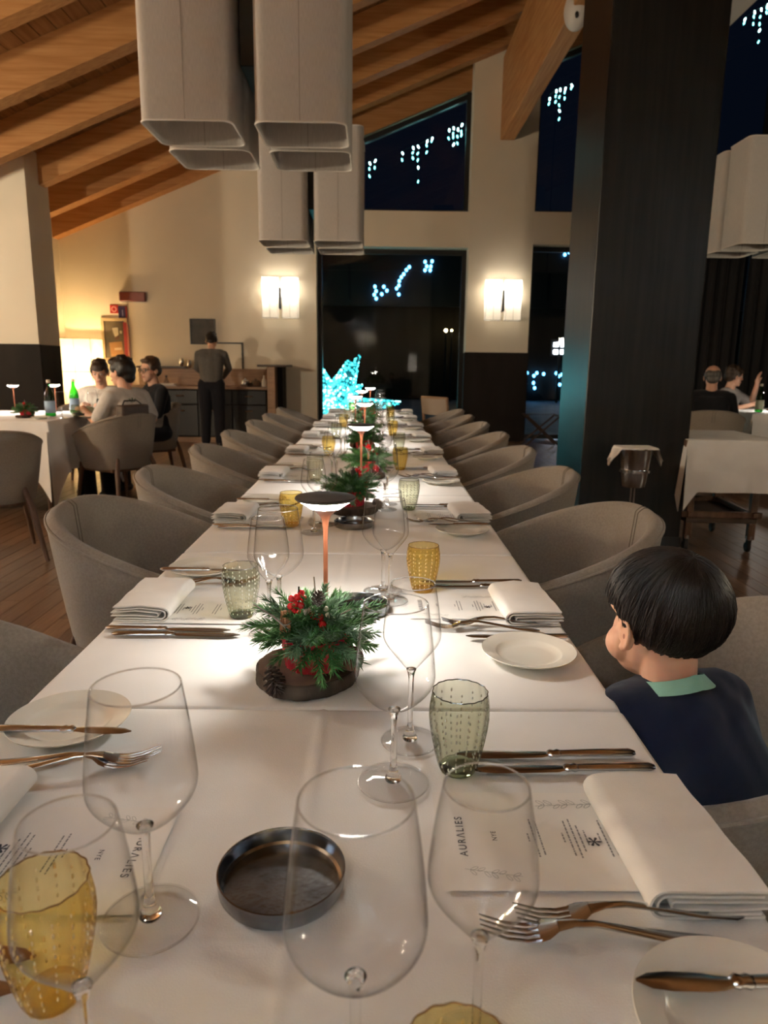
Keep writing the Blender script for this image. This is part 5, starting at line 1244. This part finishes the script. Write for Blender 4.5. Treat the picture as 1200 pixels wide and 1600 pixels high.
# ------------------------------------------------------------------ the small boy beside the table
def boy():
    t = thing('child', 'small boy in a navy top with a mint collar sitting beside the table', 'child', (0,0,0))
    HX = np.array((.418, .985, .835)); s = .86
    f = np.array((-.40, .917)); yaw = math.atan2(-f[0], f[1])
    T = Matrix.Translation(Vector(tuple(HX))) @ Matrix.Rotation(yaw, 4, 'Z') @ Matrix.Rotation(-.10, 4, 'X') @ Matrix.Rotation(.06, 4, 'Y')
    nk = np.array((.468, .972, .728)); sh = np.array((.430, .955, .745)); pel = np.array((.545, .985, .515))
    by = yaw-.02; rt = np.array((math.cos(by), math.sin(by), 0)); fw = np.array((-math.sin(by), math.cos(by), 0))
    body, top, low = MB(), MB(), MB()
    head_shapes(body, T, s, child=True)
    hb = np.array(tuple(T @ Vector((0,-.022*s,-.06*s)))); body.cap(sh+np.array((0,0,-.02)), hb, .036, .040, 16)
    def torso(mb, g):
        mb.ell(pel, (.105+g,.095+g,.075+g), 18, 12); mb.cap(pel, sh-np.array((0,0,.06)), .088+g, .080+g, 18)
        for k in (-1,1): mb.cap(pel+rt*k*.035, sh+rt*k*.05-np.array((0,0,.06)), .075+g, .072+g, 16); mb.cap(sh+rt*k*.03-np.array((0,0,.03)), sh+rt*k*.090-np.array((0,0,.028)), .042+g, .036+g, 14)
    torso(body, -.006); torso(top, .006)
    left = (sh-rt*.106-np.array((0,0,.035)), np.array((.352, 1.015, .625)), np.array((.318, 1.12, .665)))
    right = (sh+rt*.106-np.array((0,0,.035)), sh+rt*.185+fw*.02-np.array((0,0,.15)), sh+rt*.12+fw*.13-np.array((0,0,.19)))
    for A, B, C in (left, right):
        body.cap(A, B, .030, .026); body.cap(B, C, .025, .019); hand(body, C, C-B, (0,0,1), .62, .7)
        top.cap(A, B, .042, .037, 14); top.cap(B, B+(C-B)*.9, .037, .029, 14)
    for k in (-1, 1):
        hp = pel+rt*k*.05-np.array((0,0,.01)); kn = pel+rt*k*.06+fw*.22+np.array((0,0,-.005)); an = kn+fw*.03-np.array((0,0,.20)); to = an+fw*.07-np.array((0,0,.02))
        body.cap(hp, kn, .05, .038); body.cap(kn, an, .035, .026); low.cap(hp, kn, .060, .048); low.cap(kn, an, .046, .038)
        shoe = MB(); shoe.cap(an-np.array((0,0,.02)), to-np.array((0,0,.01)), .030, .027); shoe.obj('shoe', M['black'], t)
    low.ell(pel-np.array((0,0,.01)), (.112,.102,.062), 18, 12)
    bm_ = remesh(body, .0026, 5); bm_.materials.append(M['skin_boy']); link('body', bm_, t)
    tm = remesh(top, .006, 5); tm.materials.append(M['navy']); to_ = link('shirt', tm, t)
    lw = remesh(low, .008, 5); lw.materials.append(M['trouser']); link('trousers', lw, t)
    face_parts(t, T, s, child=True)
    # ear hollow: its shade painted as a small darker lump
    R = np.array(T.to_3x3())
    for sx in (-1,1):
        e = MB(); e.ell(tuple(T @ Vector((sx*.0812*s,-.004*s,-.018*s))), (.0022*s,.0035*s,.006*s), 10, 8, R=R); e.obj('ear_hollow_shade', pbr('ear_shade%d' % sx, (.40,.16,.10), .6), t)
    # ribbed mint neckband
    cb = MB(); tilt = .35
    def nb(u, v):
        a = 2*PI*u; r0 = .041+.016*v; p = sh+rt*r0*1.10*math.cos(a)+fw*(r0*1.0*math.sin(a)+.002)+np.array((0,0,.022-.016*v-.014*math.sin(a)-.006*abs(math.cos(a))))
        return tuple(p)
    cb.grid(nb, 40, 5, cu=True); cb.obj('neckband', M['mint'], t)
    # bowl-cut hair: a thick cap of clumps from the crown plus loose strands
    hc = np.array((0,-.014,.036)); hr = np.array((.090,.110,.092))
    crown = np.array((.0,-.42,.90)); crown /= np.linalg.norm(crown)
    e1 = np.cross(crown, (1.,0,0)); e1 /= np.linalg.norm(e1); e2 = np.cross(crown, e1)
    if e1[1] < 0: e1 = -e1
    e2 = np.array((1.,0,0))
    def end_angle(th):
        # th=0 front, +-pi back: how far the hair reaches from the crown
        a = abs(th)
        return float(np.interp(a, [0,.45,.80,1.05,1.35,1.65,2.0,2.5,PI], [1.62,1.66,1.86,1.84,1.80,2.0,2.36,2.46,2.46]))
    def hp(th, f, off=0.0):
        ph = f*end_angle(th); sw = .35*(1-f)          # whorl
        d = crown*math.cos(ph)+(e1*math.cos(th+sw)+e2*math.sin(th+sw))*math.sin(ph)
        k = 1+off+.03*math.sin(th*23+f*3)*f*.35+.022*math.sin(th*41+1+f*5)*f*.5 - (.05*max(0,f-.86)/.14 if abs(th) > 2 else .0)
        return hc+hr*d*k
    cap = MB(); nu, nv = 150, 26
    cap.grid(lambda u, v: tuple(T @ Vector(tuple(hp(-PI+2*PI*u, .02+.98*v)*s))), nu, nv, cu=True)
    n0 = len(cap.v); cap.grid(lambda u, v: tuple(T @ Vector(tuple((hc+(hp(-PI+2*PI*u, 1.0-.35*v)-hc)*(1-.085*min(1,v*2.5)))*s))), nu, 6, cu=True)
    cap.obj('hair', M['hair_boy'], t, ang=180)
    st_ = MB(); rr = random.Random(12)
    for k in range(2600):
        th = rr.uniform(-PI, PI); f0 = rr.uniform(.0,.75); L = rr.uniform(.18,.42); f1 = min(1.0+rr.uniform(-.03,.05), f0+L); dth = rr.uniform(-.10,.10); o0 = rr.uniform(.002,.016)
        pts = [tuple(T @ Vector(tuple(hp(th+dth*q, f0+(f1-f0)*q, .004+o0*math.sin(PI*min(1,q*1.0))*1.0)*s))) for q in np.linspace(0,1,6)]
        w_ = rr.uniform(.0005,.0010); st_.tube(pts, [w_*.4,w_,w_,w_,w_*.8,w_*.2], 3, cap=False)
    so = st_.obj('hair_strands', M['hair_boy'], t, ang=180, recalc=False); so['kind'] = 'stuff'
    return t
M['hair_boy'] = pbr('hair_boy', (.010,.006,.0045), .48, spec=.35, col2=(.022,.013,.009), nscale=14, stretch=(4,4,1))
boy()
